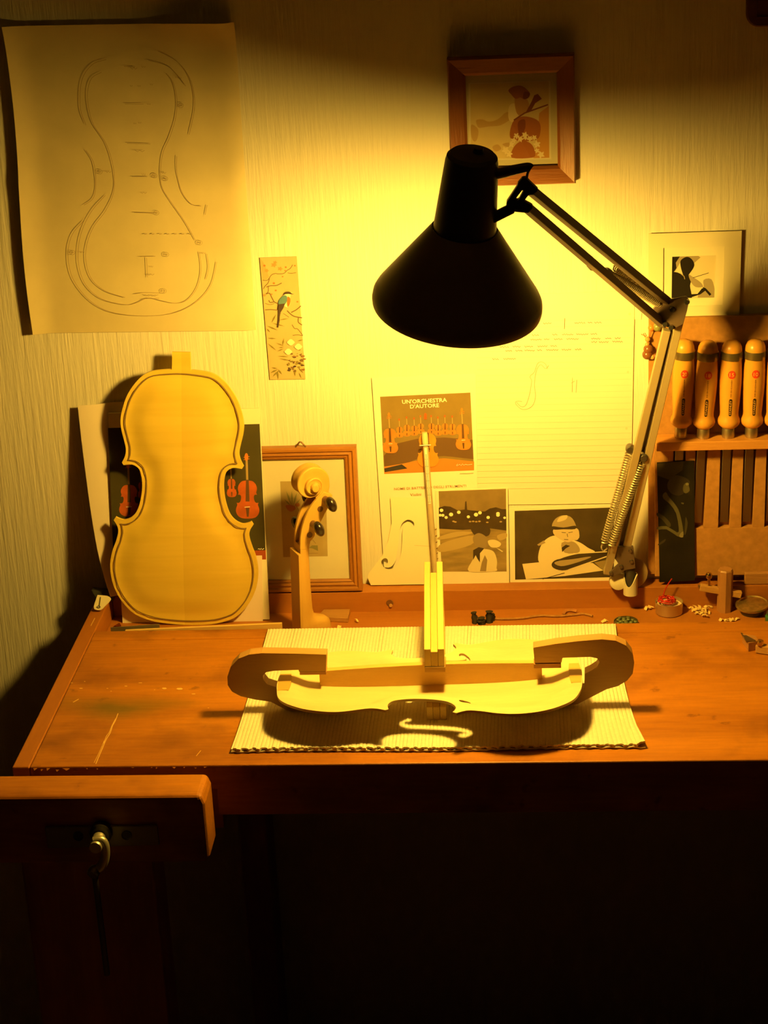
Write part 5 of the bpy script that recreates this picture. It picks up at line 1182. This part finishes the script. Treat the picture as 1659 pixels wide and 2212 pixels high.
    ax = V((-.06, -.10, 1)); MB().lathe([(0, 0), (.0215, .0002), (.0228, .002), (.0222, .004), (.0205, .0044), (.0190, .0034), (.0125, .0042), (0, .0046)], o0 + V((0, 0, .0105)), ax, 48).build('lid', flat('lid brass', (.58, .46, .20), .3, metal=.9, noise=.25, nscale=160), c, smooth=30)
    o0 = V((.3185, -.090, ZT)); c = thing('green_jar', o0, 'small dark green jar beside the round brass-lidded box', 'jar')
    MB().lathe([(0, 0), (.0095, 0), (.0100, .001), (.0100, .0110), (.0085, .0130), (0, .0130)], o0, n=28).build('jar_body', flat('green glassy', (.03, .13, .04), .2, spec=.7), c, smooth=35)
    MB().lathe([(0, .0130), (.0078, .0130), (.0080, .0165), (.0070, .0175), (0, .0175)], o0, n=24).build('jar_cap', flat('jar cap', (.06, .05, .03), .4), c, smooth=35)
    # wooden block lying on the rail at the right
    a, b = on_z(1602, 1242, 0), .42
    c = MB(); c.box((a.x, -.0295, .0), (b, -.0225, .018)); o = c.build('wood_block', wood('block wood', (.28, .13, .04), (.40, .20, .06), 'X', 18), bevel=.002); tag(o, 'long brown wood block lying on the rail against the rack', 'block')
    # second gauge lying on the bench
    c = thing('cutting_gauge', on_z(1625, 1405, 0), 'small wooden gauge with a steel wedge lying near the round brass-lidded box', 'gauge')
    P = [on_z(*p, 0) for p in ((1616, 1408), (1639, 1404), (1632, 1392), (1603, 1388))]
    mb = MB(); mb.prism(P, (0, 0, .0125)); mb.build('stock', Mg, c, bevel=.0008)
    q0 = on_z(1634, 1399, .006); q1 = on_z(1720, 1412, .006); MB().bar(q0, q1, .0100, .0100, (0, 0, 1)).build('beam', MATS['beam wood'], c, bevel=.0006)
    e = on_z(1641, 1393, .012); MB().lathe([(0, 0), (.0040, 0), (.0044, .003), (.0036, .0065), (0, .0075)], e, (.2, 0, 1), 16).build('thumb_screw', M_brass, c, smooth=40)
    MB().prism([on_z(1600, 1369, .009), on_z(1632, 1386, .0125), on_z(1612, 1388, .0125)], (0, 0, .0022)).build('blade', M_dsteel, c)
tray_things()

# ================================================================== ON THE BENCH TOP
def placemat():
    x0, x1, y0, y1 = -.3525, .1065, -.4965, -.1605
    mb = MB(); nx, ny = 660, 14; z0 = .0004
    for j in range(ny + 1):
        v = j / ny
        for i in range(nx + 1):
            u = i / nx; x = x0 + (x1 - x0) * u; y = y0 + (y1 - y0) * v
            fl = (1 - v) ** 3 * (max(0, (u - .86) / .14) * .018 - max(0, (.10 - u) / .10) * .003)
            h = .0022 + .00032 * math.cos(2 * math.pi * u * 108)
            if j == 0: h += .0012 * abs(math.sin(u * 140)); y += .0012 * math.sin(u * 260)
            if u > .985 and v < .08: h += .003
            mb.v.append(V((x + fl, y + .0016 * math.sin(u * 9) * (1 - v), z0 + h)))
    w = nx + 1
    for j in range(ny):
        for i in range(nx): mb.f.append((j * w + i, j * w + i + 1, (j + 1) * w + i + 1, (j + 1) * w + i)); mb.m.append(0)
    t = thing('placemat', ((x0 + x1) / 2, (y0 + y1) / 2, 0), 'cream ribbed cotton placemat spread on the bench under the violin top', 'placemat')
    o = mb.build('ribbed_cloth', flat('cream cotton', (.76, .70, .52), .9, spec=.1, noise=.05, nscale=300, bump=.0002, bscale=1500), t, smooth=60)
    sd = o.modifiers.new('thickness', 'SOLIDIFY'); sd.thickness = .0024; sd.offset = -1
    hem = MB(); 
    for y in (y0, y1):
        pts = [(x0 + (x1 - x0) * i / 120, y + .0008 * math.sin(i * 2.1), .0018 + .0005 * math.sin(i * 1.3)) for i in range(121)]
        if y == y0: pts = [(p[0] + max(0, (i / 120 - .86) / .14) * .018 - max(0, (.10 - i / 120) / .10) * .003, p[1] + .0016 * math.sin(i / 120 * 9), p[2]) for i, p in enumerate(pts)]
        hem.tube(pts, .0012, 6)
    hem.build('hem', flat('hem cotton', (.66, .58, .40), .9), t, smooth=60)
    mb = MB()
    for px, py, r_ in ((1325, 1506, .0022), (1306, 1569, .0018), (698, 1394, .0012), (1317, 1549, .0009)):
        p = on_z(px, py, .0042); mb.poly([p + V((r_ * math.cos(a), r_ * math.sin(a), 0)) for a in [i * .7854 for i in range(8)]])
    stuff(mb.build('stains', flat('mat stain', (.55, .38, .14), .9), t))
placemat()

ZE = .0470                                          # height of the plate's edge
VA = V((-.3085, -.4065, ZE)); VB = V((.0555, -.3965, ZE + .0025))
def violin_top():
    ex = (VB - VA); L = ex.length; ex.normalize(); ey = V((0, 0, 1)).cross(ex).normalized(); ez = ex.cross(ey)
    t = thing('carved_spruce_plate', (VA + VB) / 2 + V((0, 0, -.02)), 'carved pale spruce violin top lying hollow side up in wooden clamps', 'violin part')
    Wd = .965
    out = [(b * L, a * L * Wd) for a, b in violin_outline(5)]
    body = [(b * L, a * L * Wd) for a, b in violin_outline(3)]
    fpath = curve([(.1575, .0245), (.1540, .0285), (.1560, .0345), (.1640, .0385), (.1800, .0405), (.1980, .0435), (.2140, .0470), (.2260, .0530), (.2290, .0590), (.2250, .0635)], 4)
    holes = []
    for s in (1, -1):
        n = len(fpath); lf, rt = [], []
        for i, p in enumerate(fpath):
            a, b = fpath[max(0, i - 1)], fpath[min(n - 1, i + 1)]; tx, ty = b[0] - a[0], b[1] - a[1]; q = math.hypot(tx, ty); w = .0017 + .0024 * math.sin(math.pi * i / (n - 1)) ** 1.2
            lf.append((p[0] - ty / q * w, s * (p[1] + tx / q * w))); rt.append((p[0] + ty / q * w, s * (p[1] - tx / q * w)))
        holes.append(lf + rt[::-1])
        holes.append([(.1600 + .0036 * math.cos(a), s * (.0235) + .0036 * math.sin(a)) for a in [i * .5236 for i in range(12)]])
        holes.append([(.2225 + .0049 * math.cos(a), s * (.0615) + .0049 * math.sin(a)) for a in [i * .5236 for i in range(12)]])
    def dip(a, b):                                   # hollow of the plate, deepest along the middle
        d = seg_dist((a, b), body)
        q = max(0, 1 - (abs(b) / (.30 * L)) ** 2) * max(0, 1 - ((a - L * .5) / (L * .52)) ** 4)
        e = max(0, min(1, (d - .007) / .030)); return .0145 * q * (3 * e * e - 2 * e ** 3)
    def under(a, b): return -.0033 - max(dip(a, b) - .0002, 0)
    def xf(a, b, h): return VA + ex * a + ey * b + ez * h
    mb = MB(); plate(mb, out, holes, .0062, lambda a, b: -dip(a, b), under, xf)
    mb.build('spruce_plate', M_spruce, t, smooth=40)
    # bass bar glued along the inside
    off = .0125
    nb = 24; top, bot = [], []
    for i in range(nb + 1):
        a = .050 + (.317 - .050) * i / nb; e = i / nb
        zb = -dip(a, off) - .0006; zt = .0085 + .0035 * math.sin(math.pi * e) + .0015 * e
        bot.append(xf(a, off - .0035, zb)); top.append(xf(a, off - .0035, zt))
    mb = MB(); mb.prism(bot + top[::-1], ey * .0085); mb.build('bass_bar', wood('bass bar spruce', (.60, .37, .09), (.68, .44, .12), 'X', 40, .55), t, bevel=.0005)
    # gluing flats at the two ends
    for a0, a1, wd in ((.0015, .0165, .022), (L - .0155, L - .0015, .026)):
        cen = (a0 + a1) / 2; mb = MB(); n = 16; ring = []
        for i in range(n + 1):
            q = -1 + 2 * i / n; ring.append(xf(cen + (a1 - cen if a0 < .1 else a0 - cen) * (1 - .2 * q * q), q * wd, .0003))
        edge = []
        for i in range(n + 1):
            q = 1 - 2 * i / n; y_ = q * wd; k = min((p for p in body if abs(p[1] - y_) < .012 and ((p[0] < .05) == (a0 < .1))), key=lambda p: abs(p[1] - y_))
            edge.append(xf(k[0] + (.0012 if a0 < .1 else -.0012), y_, .0003))
        mb.prism(ring + edge, ez * -.0022); mb.build('end_flat', wood('end flat spruce', (.48, .30, .06), (.56, .37, .08), 'X', 30), t)
violin_top()

M_clampwood = wood('clamp plywood', (.33, .17, .045), (.44, .25, .07), 'X', 16, .5)
M_clampedge = M_clampwood
def side_clamp(px_pts, extra, y, label, xend, px_slot):
    pf = wall_plane(y)
    outl = [pf.at(*p) for p in px_pts] + [V(e) for e in extra] + [pf.at(*p) for p in px_slot]
    cx = sum(p.x for p in outl) / len(outl)
    t = thing('bar_clamp', (cx, y, .004), label, 'clamp', 'bass bar clamps on the violin top')
    mb = MB(); n = len(outl); e = V((0, .0165, 0)); vs = outl + [p + e for p in outl]
    mb.add(vs, [tuple(range(n - 1, -1, -1)), tuple(range(n, 2 * n))], 0)
    mb.add(vs, [(i, (i + 1) % n, n + (i + 1) % n, n + i) for i in range(n)], 1)
    mb.build('clamp_body', [M_clampwood, M_clampedge], t, bevel=.0006)
    return t
YC = -.4035
def clamps():
    # upper jaw, round back and lower jaw in one piece of ply; the slot takes the edge of the plate
    up = [(705, 1414), (640, 1412), (565, 1411), (538, 1414), (515, 1423), (499, 1440), (491, 1462), (492, 1480), (501, 1494), (520, 1504), (550, 1511), (585, 1516)]
    low = [(-.300, YC, .0080), (-.270, YC, .0034), (-.235, YC, .0028), (-.230, YC, .0070), (-.232, YC, .0300), (-.256, YC, .0300), (-.257, YC, .0275), (-.285, YC, .0280), (-.3085, YC, .0285)]
    slot = [(596, 1484), (577, 1478), (569, 1468), (568, 1459), (575, 1452), (592, 1449), (645, 1447)]
    t = side_clamp(up, low, YC, 'dark horseshoe wooden clamp gripping the narrower upper bout of the violin top', 0, slot + [(646, 1451), (704, 1450)])
    MB().box((wall_plane(YC).at(647, 1450).x, YC - .0004, .0550), (-.2495, YC + .0160, .0590)).build('jaw_pad', wood('pad wood', (.30, .13, .04), (.40, .19, .06), 'X', 30), t, bevel=.0005)
    up = [(1152, 1401), (1153, 1399), (1200, 1391), (1250, 1385), (1300, 1381), (1330, 1384), (1353, 1395), (1366, 1412), (1370, 1432), (1367, 1455), (1355, 1470), (1335, 1482), (1310, 1489)]
    up = up[::-1]
    low = [(.0500, YC, .0115), (.020, YC, .0042), (-.014, YC, .0028), (-.018, YC, .0070), (-.0165, YC, .0305), (.010, YC, .0305), (.011, YC, .0285), (.035, YC, .0290), (.0585, YC, .0310)]
    slot = [(1264, 1455), (1278, 1448), (1290, 1440), (1295, 1430), (1290, 1422), (1275, 1419), (1215, 1421)]
    outl_px = up
    # order: from lower outer corner round the back to the upper jaw tip, along the slot back, lower jaw
    pf = wall_plane(YC)
    pts = [pf.at(*p) for p in up] + [pf.at(*p) for p in ((1155, 1432), (1213, 1431))] + [pf.at(*p) for p in slot[::-1]] + [V(p) for p in low[::-1]]
    t = thing('bar_clamp', (.05, YC, .004), 'dark horseshoe wooden clamp gripping the broad lower bout of the violin top', 'clamp', 'bass bar clamps on the violin top')
    mb = MB(); n = len(pts); e = V((0, .0165, 0)); vs = pts + [p + e for p in pts]
    mb.add(vs, [tuple(range(n - 1, -1, -1)), tuple(range(n, 2 * n))], 0); mb.add(vs, [(i, (i + 1) % n, n + (i + 1) % n, n + i) for i in range(n)], 1)
    mb.build('clamp_body', [M_clampwood, M_clampedge], t, bevel=.0006)
    MB().box((-.0015, YC - .0004, .0595), (pf.at(1212, 1430).x, YC + .0160, .0650)).build('jaw_pad', MATS['pad wood'], t, bevel=.0005)
    # tall middle clamp reaching in from the back
    xc = -.1185; h = .0118
    rear = on_z(936, 1213, .105); yr = rear.y; zr = .105
    yf, zf = -.412, .0905
    t = thing('bar_clamp', (xc - .004, -.28, .003), 'long pale three-layer wooden clamp reaching over the middle of the violin top', 'clamp', 'bass bar clamps on the violin top')
    xr = rear.x
    def X(y): return xc + (xr - xc) * (y - yf) / (yr - yf)
    def layer(a, b, yr_, name, mat, drop=0.0, low=True):
        prof = [(yf, zf - drop), (yf, .068), (yf + .030, .066), (yf + .050, .074), (yr - .045, .078), (yr - .032, .070), (yr - .030, .040), (yr - .04, .024), (yf + .05, .0255), (yf - .012, .0255) if low else (yf + .06, .0255), (yf - .016, .022) if low else (yf + .06, .022), (yf - .016, .0050) if low else (yf + .06, .0050), (yf + .02, .0027), (yr - .02, .0027), (yr, .012), (yr, zr - drop)]
        if yr_ != yr: prof = [(min(y, yr_), z) for y, z in prof]
        k = len(prof); vs = [V((X(y) + a, y, z)) for y, z in prof] + [V((X(y) + b, y, z)) for y, z in prof]
        mb = MB(); mb.add(vs, [tuple(range(k)), tuple(range(2 * k - 1, k - 1, -1))] + [(i, (i + 1) % k, k + (i + 1) % k, k + i) for i in range(k)]); return mb.build(name, mat, t, bevel=.0006)
    Mc = wood('clamp pale', (.64, .44, .12), (.74, .53, .17), 'Y', 30, .5)
    layer(-h, -h * .36, yr, 'cheek', Mc); layer(h * .36, h, yr, 'cheek', Mc)
    layer(-h * .34, h * .34, yr - .028, 'core', wood('clamp core', (.58, .38, .09), (.66, .45, .12), 'Y', 30, .5), .0035)
    MB().box((xc - h - .0004, yf - .0008, .0605), (xc + h + .0004, yf + .028, .0675)).build('jaw_pad', wood('middle pad', (.42, .24, .06), (.52, .31, .09), 'X', 30), t, bevel=.0005)
clamps()
